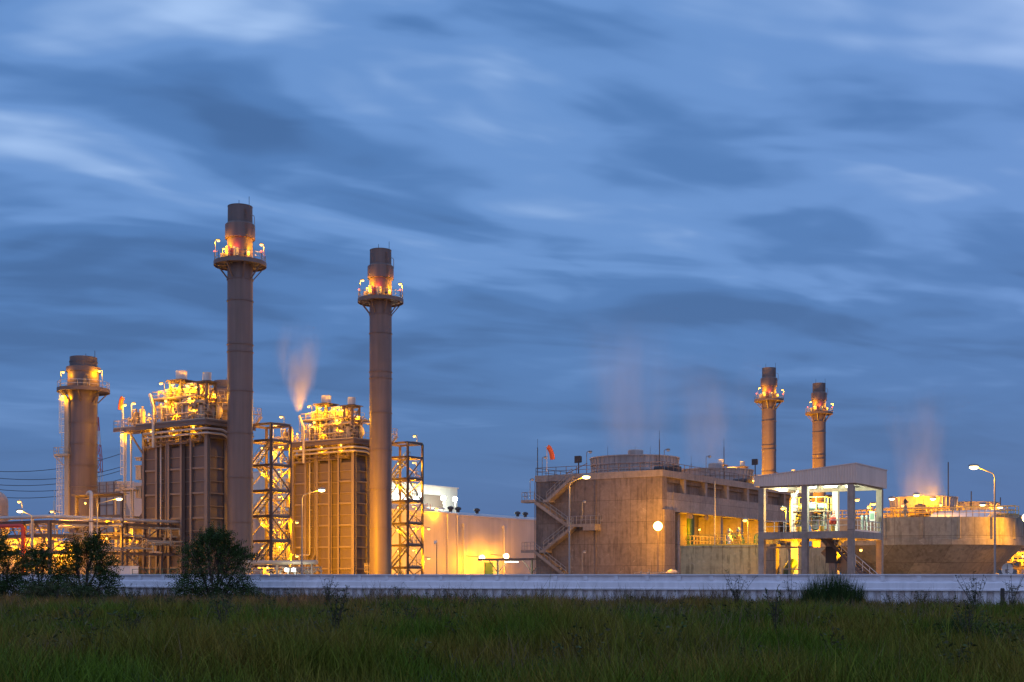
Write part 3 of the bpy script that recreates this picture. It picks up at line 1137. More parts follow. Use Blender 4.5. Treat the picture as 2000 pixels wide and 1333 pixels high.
# ================================================================== short wide stacks
def make_stub_stack():
    rt = root("bypass_stack", "short wide brown stack with a ring platform and caged ladders at far left", "chimney", (-62.6, 187, 0), RZ, "short wide bypass stacks")
    m = MB()
    prof = [(2.05, 0)]
    for z in (9.0, 14.6, 17.7, 20.8, 23.9):
        prof += [(1.96, z - 0.05), (2.06, z - 0.05), (2.06, z + 0.05), (1.96, z + 0.05)]
    prof += [(1.96, 27.0), (2.22, 28.4), (2.22, 31.4)]
    m.lathe(prof, n=40)
    m.build("shaft", STACKP, rt, True)
    m = MB()
    m.lathe([(2.2, 31.3), (2.42, 31.3), (2.42, 32.0), (1.95, 32.2)], n=40)
    m.build("collar", STACKP, rt, True)
    m = MB()
    m.lathe([(1.94, 32.1), (1.94, 32.7), (2.0, 32.72), (2.0, 32.85), (1.94, 32.87), (1.92, 33.5), (1.7, 33.5), (1.7, 32.3)], n=40)
    m.build("top_section", SOOT, rt, True)
    m = MB()
    m.lathe([(2.24, 28.55), (3.65, 28.55), (3.65, 28.75), (2.24, 28.75)], n=32)
    m.lathe([(3.65, 28.35), (3.72, 28.35), (3.72, 28.9), (3.65, 28.9)], n=32, close=True)
    ang = [2 * math.pi * k / 14 for k in range(14)]
    for a in ang[::2]:
        c, s = math.cos(a), math.sin(a)
        m.bar((1.98 * c, 1.98 * s, 26.9), (3.5 * c, 3.5 * s, 28.5), 0.16)
    pf = m.build("ring_platform", STEEL, rt, True)
    m = MB()
    m.rail([(3.6 * math.cos(a), 3.6 * math.sin(a), 28.75) for a in ang], step=1.3, closed=True)
    m.build("railing", LIGHTP, pf)
    loc = lambda dx, dy: (CC * dx - SS * dy, SS * dx + CC * dy)
    x, y = loc(-2.75, -0.6)
    m = MB()
    ox, oy = loc(-0.3, -1)
    sx, sy = loc(1, -0.3)
    m.ladder((x, y), 20.2, 28.6, (sx, sy), (ox, oy))
    x2, y2 = loc(-3.2, -0.4)
    m.ladder((x2, y2), 8.6, 19.6, (sx, sy), (ox, oy))
    m.build("caged_ladder", LIGHTP, rt)
    m = MB()
    a = loc(-3.9, -1.2)
    b = loc(-1.6, -1.9)
    c = loc(-1.4, -0.6)
    d = loc(-3.7, 0.3)
    for z in (19.0,):
        m.hexa([(*a, z), (*b, z), (*c, z), (*d, z), (*a, z + 0.15), (*b, z + 0.15), (*c, z + 0.15), (*d, z + 0.15)])
        m.rail([(*c, z + 0.15), (*b, z + 0.15), (*a, z + 0.15), (*d, z + 0.15)], step=0.8)
        m.bar((*a, z), (*loc(-1.9, -0.6), z - 2.0), 0.12)
    m.build("ladder_landing", CREAM, rt)
    m = MB()
    p, q = loc(-2.0, -0.9), loc(-1.5, -1.7)
    m.bar((*p, 8.0), (*p, 27.5), 0.9, 0.5)
    m.build("side_duct", CREAM, rt)
    for aa in (2.3, 0.3):
        m = MB()
        cx, cy = 1.9 * math.cos(aa), 1.9 * math.sin(aa)
        m.tube((cx, cy, 32.8), (cx, cy, 34.4), 0.04, 6)
        m.build("lightning_rod", DARK, rt)
    for dx, dy, z, arm, P_ in ((2.7, -1.2, 31.3, (0.4, 0.1), 300), (-2.2, -2.2, 31.0, (-0.35, 0), 160), (-2.6, -1.3, 27.7, (0.4, 0.1), 260)):
        x, y = loc(dx, dy)
        ax, ay = loc(*arm)
        pole_lamp(rt, (x, y, z), 28.75 if z > 28 else 26.9, (ax, ay), P_, size=0.2)
    m = MB()
    x, y = loc(1.3, -2.5)
    m.box(x - 0.4, x + 0.4, y - 0.3, y + 0.3, 28.75, 30.1)
    m.tube((x, y, 30.1), (x, y, 30.6), 0.2, 8)
    m.build("sampling_box", STEEL, rt)
    return rt


stub = make_stub_stack()
s2 = copy_tree(stub)
s2.location = (-47.0, 210, 0)
s2["label"] = "short wide stack half hidden between the left boiler roof and the tallest chimney"


# ================================================================== stair towers
def make_stair_tower():
    rt = root("stair_tower", "open steel stair tower between the tallest chimney and the yellow-lit boiler", "stair tower", (-33.8, 179.5, 0), RZ, "zigzag steel stair towers")
    w_, d_ = 4.6, 3.9
    top = 23.0
    lev = [0.1, 2.9, 6.5, 10.0, 13.6, 17.2, 20.7, top]
    for (x, y) in ((0, 0), (-w_, 0), (-w_, d_), (0, d_)):
        MB().ibeam((x, y, 0), (x, y, top), 0.3, 0.3).build("column", STEEL, rt)
    for z in lev:
        m = MB()
        for q in (((-w_, 0, z), (0, 0, z)), ((0, 0, z), (0, d_, z)), ((-w_, d_, z), (0, d_, z)), ((-w_, 0, z), (-w_, d_, z))):
            m.ibeam(*q, 0.2, 0.34)
        m.build("floor_beam", STEEL, rt)
    m = MB()
    for i in range(len(lev) - 2):
        z0, z1 = lev[i] + 0.2, lev[i + 1] - 0.2
        if i % 2:
            m.bar((0.02, 0.2, z0), (0.02, d_ - 0.2, z1), 0.16)
            m.bar((-w_, d_, z1), (0, d_, z0), 0.13)
        else:
            m.bar((0.02, d_ - 0.2, z0), (0.02, 0.2, z1), 0.16)
            m.bar((-w_, d_, z0), (0, d_, z1), 0.13)
        m.bar((-w_, 0.2, z0), (-w_, d_ - 0.2, z1), 0.13)
    m.build("cross_brace", STEEL, rt)
    for i in range(len(lev) - 2):
        z0, z1 = lev[i], lev[i + 1]
        up_right = (i % 2 == 1)
        xa, xb = (-w_ + 0.3, -0.5) if up_right else (-0.5, -w_ + 0.3)
        y0, y1 = (0.35, 1.35) if up_right else (1.6, 2.6)
        m = MB()
        for y in (y0, y1):
            m.bar((xa, y, z0), (xb, y, z1), 0.06, 0.28)
            off = Vector((0, 0, 0.95))
            m.tube(Vector((xa, y, z0)) + off, Vector((xb, y, z1)) + off, 0.035, 6)
            for k in range(5):
                t = k / 4
                p = Vector((xa + (xb - xa) * t, y, z0 + (z1 - z0) * t))
                m.tube(p, p + off, 0.03, 5)
        n = int((z1 - z0) / 0.22)
        for k in range(n):
            t = (k + 0.5) / n
            xx, zz = xa + (xb - xa) * t, z0 + (z1 - z0) * t
            m.box(xx - 0.15, xx + 0.15, y0 + 0.03, y1 - 0.03, zz - 0.03, zz + 0.02)
        m.build("stair_flight", GALV, rt)
        m = MB()
        m.box(-1.5 if not up_right else -1.4, -0.1, 0.15, d_ - 0.15, z0 + 0.17, z0 + 0.22)
        m.rail([(-0.1, 0.2, z0 + 0.22), (-0.1, d_ - 0.2, z0 + 0.22), (-1.4, d_ - 0.2, z0 + 0.22)], step=1.2)
        m.build("landing", GALV, rt)
    m = MB()
    m.box(-1.9, 0.1, d_ - 2.6, d_ + 0.1, top + 0.18, top + 0.26)
    m.rail([(-w_ - 1.2, 1.6, top - 1.0), (-w_ + 1.2, 1.6, top + 1.5), (-w_ - 1.6, 1.6, top + 1.9)], 1.0, step=0.8)
    m.bar((-w_ - 1.4, 1.6, top - 1.3), (-w_ + 1.3, 1.6, top + 1.3), 0.08, 0.25)
    m.build("roof_canopy", CREAM, rt)
    for i, P_ in ((1, 650), (2, 750), (3, 700), (4, 750), (5, 620)):
        pole_lamp(rt, (-1.1, 2.9, lev[i + 1] - 0.75), lev[i] + 0.2, (0.45, 0.25), P_, size=0.17)
        bulk_lamp(rt, (-3.2, 1.5, lev[i + 1] - 0.9), 340, size=0.11)
    for zz, P_ in ((9.2, 8500), (4.4, 14000)):  # strong spots added to light the next boiler front and the hall wall
        m = MB()
        m.tube((0.1, d_, zz + 0.3), (1.1, d_ + 0.1, zz + 0.25), 0.05, 6)
        m.ball((1.2, d_ + 0.1, zz + 0.14), 0.3, 0.3, 0.14, 12)
        o = m.build("added_side_lamp", GALV, rt, True)
        MB().ball((1.2, d_ + 0.1, zz), 0.22, 0.22, 0.15, 12).build("lamp_lens", E_SOD, o, True)
        point_light(o, (1.3, d_ + 0.1, zz - 0.35), P_, SODIUM, 0.15, ((-0.55, 0.85, -0.03), 155))
    pole_lamp(rt, (-1.2, 3.3, top + 1.3), top + 0.2, (0.5, 0.1), 450, size=0.2)
    return rt


stt = make_stair_tower()
for (ox, oy), lab in (((-16.7, 205.0), "open steel stair tower against the orange hall, right of the second chimney"),
                      ((84.5, 341.0), "far orange stair tower glimpsed between the pavilion columns"),
                      ((66.0, 318.0), "far stair tower mostly hidden behind the concrete fan building")):
    t2 = copy_tree(stt)
    t2.location = (ox, oy, 0)
    t2["label"] = lab

# ================================================================== turbine hall
HF = Frame(-10.56, 240)


def make_hall():
    rt = root("turbine_hall", "long pale ribbed turbine hall glowing orange behind the stair tower", "building", HF.loc, RZ)
    m = MB()
    m.box(-40, 0.25, -26, 0, 0, 13.1)
    m.build("end_bay_wall", HALL, rt)
    m = MB()
    m.box(-40, 0, 0.004, 75, 0, 12.9)
    m.build("wall", HALL, rt)
    m = MB()
    m.box(-40, 0.35, -26.1, 0.1, 13.1, 13.32)
    m.box(-40, 0.1, 0.101, 75, 12.9, 13.12)
    m.build("eaves_trim", ROOFM, rt)
    # low curved roof over the long bay
    m = MB()
    k = 10
    prof = [(-0.3 - 20 * i / k, 13.0 + 2.0 * math.sin(math.pi * 0.5 * i / k)) for i in range(k + 1)]
    vs = [(x, 1.0, z) for x, z in prof] + [(x, 75, z) for x, z in prof]
    fs = [(i, k + 1 + i, k + 2 + i, i + 1) for i in range(k)] + [tuple(range(k + 1))]
    m.add(vs, fs)
    m.build("curved_roof", ROOFM, rt, True)
    for y in (6, 8.5, 30, 33, 48, 15):
        v = MB()
        v.lathe([(0.35, 0), (0.35, 0.4), (0.65, 0.55), (0.6, 0.9), (0.2, 1.1)], (-5.5, y, 14.0), 12)
        v.build("roof_ventilator", DARK, rt, True)
    for y in (0.15, 2.2, 16.0, 38.0, -3.0):
        d = MB()
        d.tube((0.35, y, 0), (0.35, y, 11.2 if y > 1 else 12.8), 0.12, 8)
        d.box(0.02, 0.5, y - 0.2, y + 0.2, 11.0 if y > 1 else 12.6, 11.5 if y > 1 else 13.0)
        d.build("downpipe", ROOFM, rt)
    d = MB()
    d.box(0.01, 0.12, 9.6, 12.4, 0, 4.2)
    d.box(0.121, 0.16, 9.8, 12.2, 0.1, 4.0)
    d.build("door", GREEN, rt)
    # roof rails in front of the high bay
    m = MB()
    m.rail([(-3, -25, 13.32), (-3, -1, 13.32)], step=1.5)
    m.rail([(-6, -1, 13.32), (-14, -1, 13.32)], step=1.5)
    m.build("roof_railing", LIGHTP, rt)
    g = random.Random(5)
    m = MB()
    m.clutter((-12, -24, 13.4), (-4, 2, 15.4), 44, g, 0.06, 0.16)
    for k in range(6):
        y = -22 + 4 * k
        m.box(-9, -7, y, y + 2.2, 13.4, 14.4 + g.random())
    m.build("roof_plant", LIGHTP, rt, True)
    bulk_lamp(rt, HF.fx(853, 995, 0.9), 700, size=0.3)
    # bracket floods low on the wall
    for px, py, P_ in ((941, 1090, 2300), (988, 1087, 2000)):
        x, y, z = HF.fx(px, py, 3.6)
        b = MB()
        b.tube((0.02, y, z + 0.4), (x - 0.2, y, z + 0.1), 0.07, 7)
        b.box(x - 0.45, x + 0.1, y - 0.5, y + 0.5, z - 0.3, z - 0.22)
        b.box(x - 0.45, x - 0.38, y - 0.5, y + 0.5, z - 0.22, z + 0.5)
        o = b.build("wall_flood", GALV, rt)
        MB().ball((x + 0.1, y, z), 0.5, 0.62, 0.55, 14).build("lamp_lens", E_BIG, o, True)
        point_light(o, (x + 0.2, y, z - 0.9), P_, SODIUM, 0.3)
    return rt


make_hall()


def make_high_bay():
    f = Frame(-12.8, 300)
    rt = root("high_bay_building", "white lit upper building with floodlights behind the orange hall", "building", f.loc, RZ)
    m = MB()
    m.box(-40, 0, -60, 0, 0, 21.9)
    m.build("wall", BAYC, rt)
    m = MB()
    m.box(-40.2, 0.25, -60, 0.25, 21.9, 22.2)
    m.build("eaves_trim", ROOFM, rt)
    m = MB()
    m.box(0.01, 0.1, -13, -5.5, 17.2, 20.0)
    m.build("louvre_panel", STEEL, rt)
    m = MB()
    m.box(0.01, 0.08, -16.5, -13.6, 16.9, 20.2)
    m.build("lit_window", emit("lit_window_glow", (0.85, 1.0, 0.9), 1.3), rt)
    m = MB()
    m.box(0.02, 9, -45, 8, 14.0, 14.3)
    m.rail([(9, -45, 14.3), (9, 8, 14.3), (0.4, 8, 14.3)], 1.2, step=1.6)
    m.build("walkway", LIGHTP, rt)
    for px, py in ((778, 972), (812, 974), (821, 967), (866, 973), (889, 975)):
        x, y, z = f.fx(px, py, 4.5)
        b = MB()
        b.tube((x, y, 14.3), (x, y, z), 0.08, 6)
        b.box(x - 0.3, x - 0.22, y - 0.7, y + 0.7, z - 0.5, z + 0.5)
        o = b.build("floodlight", GALV, rt)
        MB().ball((x, y, z), 0.42, 0.75, 0.5, 12).build("lamp_lens", emit("white_flood_glow", (0.95, 1, 0.92), 14.0), o, True)
        point_light(o, (x + 0.1, y, z - 1.0), 1000, (0.95, 1.0, 0.78), 0.3)


make_high_bay()


# ================================================================== concrete fan tower
CT = Frame(20.2, 172)


def fan_shroud(rt, x, y, z0, r, h, cap):
    m = MB()
    nseg = 44
    prof = [(r * 1.03, z0), (r * 0.985, z0 + h * 0.35), (r * 0.975, z0 + h * 0.55), (r, z0 + h), (r - 0.2, z0 + h), (r * 0.95, z0 + h * 0.5), (r * 0.98, z0)]
    m.lathe(prof, (x, y, 0), nseg)
    for f in (0.05, 0.36, 0.64, 0.97):
        rr = r * (1.035 if f < 0.1 else (0.99 if f < 0.9 else 1.01))
        m.lathe([(rr, -0.08), (rr + 0.13, -0.08), (rr + 0.13, 0.08), (rr, 0.08)], (x, y, z0 + h * f), nseg, close=True)
    for k in range(nseg):
        a = 2 * math.pi * k / nseg
        c, s = math.cos(a), math.sin(a)
        pts = [(1.035, 0), (0.99, 0.35), (0.98, 0.55), (1.005, 1)]
        for (a0, h0), (a1, h1) in zip(pts, pts[1:]):
            m.bar((x + c * r * a0, y + s * r * a0, z0 + h * h0), (x + c * r * a1, y + s * r * a1, z0 + h * h1), 0.17)
    o = m.build("fan_shroud", FRP, rt, True)
    if cap:
        m = MB()
        m.lathe([(1.15, 0), (1.15, h + 1.0), (1.0, h + 1.15)], (x + 0.6, y - 0.8, z0), 20)
        m.build("fan_motor_cover", FRP, o, True)
    return o


def make_fan_tower():
    rt = root("cooling_tower", "stained concrete cooling tower block with zigzag stairs and two round fan shrouds", "cooling tower", CT.loc, RZ)
    L = 58
    m = MB()
    m.box(-20, -1.2, 0.0, 0.5, 0, 15.0)                 # front wall
    m.box(-20, -19.5, 0.501, L, 0, 15.0)
    m.box(-19.49, -0.6, 0.501, L, 14.4, 15.2)           # roof
    m.build("front_wall", CONC, rt)
    m = MB()
    m.box(-1.199, 0.0, 0.0, 1.4, 10.6, 15.0)
    m.box(-1.199, 0.35, -0.02, 3.2, 0, 10.6)
    m.build("corner_pier", CONC, rt)
    m = MB()
    m.box(-20.12, 0.12, -0.12, 0.6, 15.0, 15.9)
    m.box(-1.6, 0.12, 0.601, L, 15.0, 15.9)
    m.box(-20.12, -19.5, 0.601, L, 15.0, 15.9)
    m.build("parapet", CONC3, rt)
    m = MB()
    m.box(-1.5, -1.0, 1.401, L, 13.0, 15.0)            # recessed panels
    m.build("recessed_panel", CONC, rt)
    for y in (7.1, 14.2, 21.9, 29.6, 37.2, 45, 52.5):
        c = MB()
        c.box(-0.999, 0.0, y - 0.35, y + 0.35, 13.0, 15.0)
        c.build("pilaster", CONC3, rt)
    m = MB()
    m.box(-1.6, 0.06, 3.22, L, 10.4, 12.999)
    m.box(-1.6, 0.0, 1.401, 3.2, 10.61, 12.999)
    for y in (9.0, 9.9, 15):
        m.box(-0.7, -0.2, y, y + 0.25, 9.7, 10.39)
    m.build("spandrel_band", CONC3, rt)
    # open lower bay with inner wall and columns
    m = MB()
    m.box(-5.0, -4.6, 3.3, L, 0, 14.3)
    m.build("inner_wall", CONC, rt)
    for y in (7.2, 21.9, 29.6, 37.2, 45, 52.5):
        c = MB()
        c.box(-4.58, -1.0, y - 0.4, y + 0.4, 0, 10.38)
        c.build("column", CONC3, rt)
    for y in (12.3,):
        c = MB()
        c.path([(-1.6, y, 0), (-1.6, y, 10.3)], 0.55, 16)
        c.lathe([(0.55, -0.1), (0.72, -0.1), (0.72, 0.1), (0.55, 0.1)], (-1.6, y, 6.9), 18, close=True)
        c.build("riser_pipe", GREEN, rt, True)
    # vertical joints and conduit on the front wall
    m = MB()
    m.tube((-10.2, -0.06, 0), (-10.2, -0.06, 14.8), 0.07, 7)
    m.tube((-20.05, -0.2, 0.0), (-20.05, -0.2, 15.0), 0.06, 7)
    m.build("conduit", STEEL, rt)
    # stairs zigzagging up the front wall
    v0, v1 = -1.55, -0.25
    P = lambda px, py: CT.fy(px, py, -0.9)
    flights = [((1122, 931), (1072, 977)), ((1048, 978), (1113, 1025)), ((1124, 1026), (1066, 1073)), ((1048, 1075), (1110, 1124))]
    for (a, b) in flights:
        pa, pb = Vector(P(*a)), Vector(P(*b))
        pb.y = pa.y = 0
        s = MB()
        d = pb - pa
        n = max(6, int(abs(d.z) / 0.21))
        for k in range(n):
            q = pa + d * ((k + 0.5) / n)
            s.box(q.x - 0.2, q.x + 0.2, v0 + 0.02, v1 - 0.02, q.z - 0.1, q.z + 0.07)
        down = Vector((0, 0, -0.32))
        for y in (v0, v1):
            s.bar(pa + down * 0.6 + Vector((0, y, 0)), pb + down * 0.6 + Vector((0, y, 0)), 0.14, 0.36)
        s.hexa([(pa.x, v0, pa.z - 0.5), (pb.x, v0, pb.z - 0.5), (pb.x, v1, pb.z - 0.5), (pa.x, v1, pa.z - 0.5),
                (pa.x, v0, pa.z - 0.3), (pb.x, v0, pb.z - 0.3), (pb.x, v1, pb.z - 0.3), (pa.x, v1, pa.z - 0.3)])
        fl = s.build("stair_flight", CONC3, rt)
        h = MB()
        for off in (1.05, 0.6):
            h.tube(pa + Vector((0, v0, off)), pb + Vector((0, v0, off)), 0.04, 6)
        for k in range(7):
            q = pa + d * (k / 6) + Vector((0, v0, 0))
            h.tube(q, q + Vector((0, 0, 1.05)), 0.035, 6)
        h.build("handrail", GALV, fl)
    for (pxa, pxb, py, out) in ((1023, 1049, 978, 0), (1112, 1167, 1025, 1), (1023, 1049, 1075, 0), (1066, 1078, 977, 0), (1058, 1072, 1075, 0)):
        a, b = P(pxa, py), P(pxb, py)
        s = MB()
        s.box(a[0], b[0], v0 - 0.1, -0.01, a[2] - 0.38, a[2])
        if out == 1:
            s.box(b[0] - 1.9, b[0], v0 - 0.12, -0.012, a[2] - 0.9, a[2] - 0.381)
        l = s.build("landing", CONC3, rt)
        h = MB()
        if pxb - pxa > 20:
            h.rail([(b[0], v0, a[2]), (a[0] + 0.1, v0, a[2]), (a[0] + 0.1, -0.1, a[2])] if not out else [(a[0], v0, a[2]), (b[0], v0, a[2]), (b[0], -0.1, a[2])], 1.1, step=0.8, kick=False)
            h.build("handrail", GALV, l)
    # roof railing
    h = MB()
    h.rail([(-20, 12, 15.9), (-20, 0, 15.9), (0, 0, 15.9), (0, 50, 15.9)], step=1.7, kick=False, r=0.045)
    a = P(1100, 925)
    h.tube((a[0], -0.05, 15.95), (a[0] + 3.4, -0.05, 17.3), 0.05, 6)
    h.build("roof_railing", STEEL, rt)
    for (yy, c) in ((14.4, True), (45.0, True)):
        fan_shroud(rt, -11.7 if yy < 20 else -12.6, yy, 15.9 if yy < 20 else 16.2, 6.5, 3.2, c)
    # unlit lamps, masts and floods on the roof
    for (px, py, yl) in ((1066, 895, 1.0), (1153, 884, 3.0), (1305, 880, 6.0), (1386, 893, 30.0)):
        x, y, z = CT.fy(px, py, yl)
        pole_lamp(rt, (x, y, z), 15.9, (-0.6, 0), lit=False, name="unlit_lamp", size=0.24)
    for (px, py, z1, yl) in ((1050, 858, 0, 0.3), (1288, 842, 0, 1.2), (1414, 858, 0, 25), (1187, 873, 0, 14), (1241, 873, 0, 18), (1270, 873, 0, 20), (1350, 892, 0, 46)):
        x, y, z = CT.fy(px, py, yl)
        m = MB()
        zb = 15.9 if yl < 2 or yl == 25 else 19.0
        m.tube((x, y, zb), (x, y, z - 1.2), 0.06, 6)
        m.tube((x, y, z - 1.2), (x, y, z), 0.025, 5)
        m.build("lightning_rod", DARK, rt)
    for px, py, yl in ((1130, 898, 0.6), (1475, 903, 44)):
        x, y, z = CT.fy(px, py, yl)
        m = MB()
        m.tube((x, y, 15.9), (x, y, z - 0.3), 0.09, 7)
        m.box(x - 0.4, x + 0.4, y - 0.25, y + 0.25, z - 0.4, z + 0.45)
        m.box(x - 0.5, x + 0.5, y - 0.3, y - 0.251, z - 0.5, z + 0.5)
        m.build("unlit_floodlight", DARK, rt)
    m = MB()
    for y in (6.2, 34, 47):
        m.box(-2.2, -0.9, y, y + 1.6, 15.9, 16.9)
        m.tube((-2.2, y + 0.8, 16.6), (-4.6, y + 0.8, 16.6), 0.45, 12)
    m.build("fan_motor", DARK, rt, True)
    # lamps on stair landings (off), one lit at far roof corner
    for px, py in ((1142, 981), (1142, 1079), (1040, 938)):
        x, y, z = CT.fy(px, py, -1.2)
        pole_lamp(rt, (x, y, z), z - 2.6, (-0.4, 0), lit=False, name="unlit_lamp", size=0.2)
    x, y, z = CT.fx(1472, 939, -0.6)
    bulk_lamp(rt, (x, y, z), 300, size=0.2)
    for y, P_ in ((9.5, 700), (17.5, 700), (25.5, 600), (33.5, 600), (41.5, 500)):
        bulk_lamp(rt, (-2.6, y, 8.4), P_, size=0.15)
    return rt


make_fan_tower()


def make_far_tower():
    f = Frame(78.0, 218)
    rt = root("cooling_tower", "distant cooling tower with bright yellow fan shrouds above the round tank", "cooling tower", f.loc, RZ)
    m = MB()
    m.box(-20, 0, 0, 60, 0, 10.5)
    m.box(-20.1, 0.1, -0.1, 60, 10.5, 11.4)
    m.build("wall", CONC, rt)
    h = MB()
    h.rail([(-20, 20, 11.4), (-20, 0, 11.4), (0, 0, 11.4), (0, 55, 11.4)], step=1.8, kick=False, r=0.05)
    h.build("roof_railing", STEEL, rt)
    fan_shroud(rt, -11.5, 13.5, 11.4, 5.9, 4.6, False)
    fan_shroud(rt, -9.0, 36, 11.4, 5.9, 4.6, False)
    for px, py, yl, P_ in ((1742, 974, 2, 1300), (1790, 967, 3.0, 1400), (1822, 974, 6, 1300), (1841, 972, 16, 1800), (1919, 986, 24, 1500), (1953, 991, 34, 900)):
        x, y, z = f.fy(px, py, yl)
        pole_lamp(rt, (x, y, z), 11.4, (1.3, 0), P_, size=0.5, glow=E_BIG)
    for px, py, yl in ((1852, 903, 14), (1897, 960, 30), (1954, 972, 40)):
        x, y, z = f.fy(px, py, yl)
        m = MB()
        m.tube((x, y, 11.4), (x, y, z), 0.1, 6)
        m.build("lightning_rod", DARK, rt)
    return rt


make_far_tower()


# ================================================================== pump pit in front of the tower
PT = Frame(18.7, 142)


def make_pump_pit():
    rt = root("pump_pit", "low olive concrete pit wall with yellow handrails beside the pavilion", "pump pit", PT.loc, RZ)
    m = MB()
    m.box(0, 10.4, 0, 22, 0, 4.75)
    m.box(-0.08, 10.4, -0.08, 22, 4.751, 4.95)
    m.build("pit_wall", concrete("olive_concrete", (0.33, 0.30, 0.19), (5, 5), 0.5), rt)  # olive base colour, stained more than the other concretes
    m = MB()
    m.rail([(0.6, 12, 4.95), (0.6, 0.3, 4.95), (9.8, 0.3, 4.95)], 1.15, step=0.9, r=0.045)
    m.rail([(0.6, 12, 4.95), (10, 12, 4.95)], 1.15, step=1.2, r=0.045)
    m.build("handrail", YELLOW, rt)
    m = MB()
    m.box(9.0, 9.8, 1.5, 2.4, 4.95, 6.2)
    m.box(8.9, 9.9, 1.4, 2.5, 6.2, 6.32)
    m.build("control_cabinet", YELLOW, rt)
    for x, y in ((3.0, 6.0), (6.0, 7.0)):
        m = MB()
        m.path([(x, y, 4.95), (x, y, 6.3), (x + 1.4, y + 1.0, 6.0), (x + 1.4, y + 1.0, 4.95)], 0.26, 14, 0.5)
        m.build("pump_pipe", GREEN, rt, True)
    x, y, z = PT.fy(1455, 1017, 2.0)
    pole_lamp(rt, (x, y, z), 4.95, (0.35, 0), 2200, size=0.24)
    x, y, z = PT.fy(1316, 950, 1.5)
    m = MB()
    x, y, z = PT.fy(1396, 940, 0.15)
    m.tube((x, y, 4.95), (x, y, z), 0.06, 6)
    m.build("lightning_rod", CREAM, rt)
    # low pipes and railings at the left of the pit
    return rt


make_pump_pit()


def make_valve(px, py_top, py_base, f, yl, label, colr):
    x, y, z0 = f.fy(px, py_base, yl)
    X, Y, _ = f.w(x, y)
    H = (py_base - py_top) / F * Y
    rt = root("control_valve", label, "valve", (X, Y, z0), RZ, "upright valves on the decks")
    m = MB()
    m.lathe([(0.22, 0), (0.22, 0.06), (0.13, 0.1), (0.15, 0.3 * H), (0.26, 0.36 * H), (0.26, 0.5 * H), (0.14, 0.56 * H), (0.10, 0.7 * H)], n=14)
    m.tube((-0.4, 0, 0.25 * H), (0.4, 0, 0.25 * H), 0.14, 10)
    m.build("body", colr, rt, True)
    m = MB()
    m.lathe([(0.11, 0.7 * H), (0.19, 0.73 * H), (0.19, 0.88 * H), (0.1, 0.95 * H), (0.03, H)], n=14)
    m.tube((0.1, -0.1, 0.8 * H), (0.42, -0.1, 0.8 * H), 0.07, 8)
    m.build("actuator", DARK if colr is GALV else GALV, rt, True)
    m = MB()
    m.lathe([(0.26, -0.02), (0.3, -0.02), (0.3, 0.02), (0.26, 0.02)], (0, -0.25, 0.6 * H), 16, "y", close=True)
    m.tube((0, -0.25, 0.6 * H), (0, 0, 0.6 * H), 0.03, 6)
    m.bar((-0.27, -0.25, 0.6 * H), (0.27, -0.25, 0.6 * H), 0.03)
    m.build("handwheel", STEEL, rt, True)
    return rt


make_valve(1424, 1032, 1063, PT, 1.2, "pale upright valve standing on the pit deck behind yellow rails", LIGHTP)
make_valve(1442, 1030, 1063, PT, 1.0, "thin yellow and white valve stand between the pale valve and the deck lamp", YELLOW)

# ================================================================== sampling pavilion
PV = Frame(32.0, 120.0)


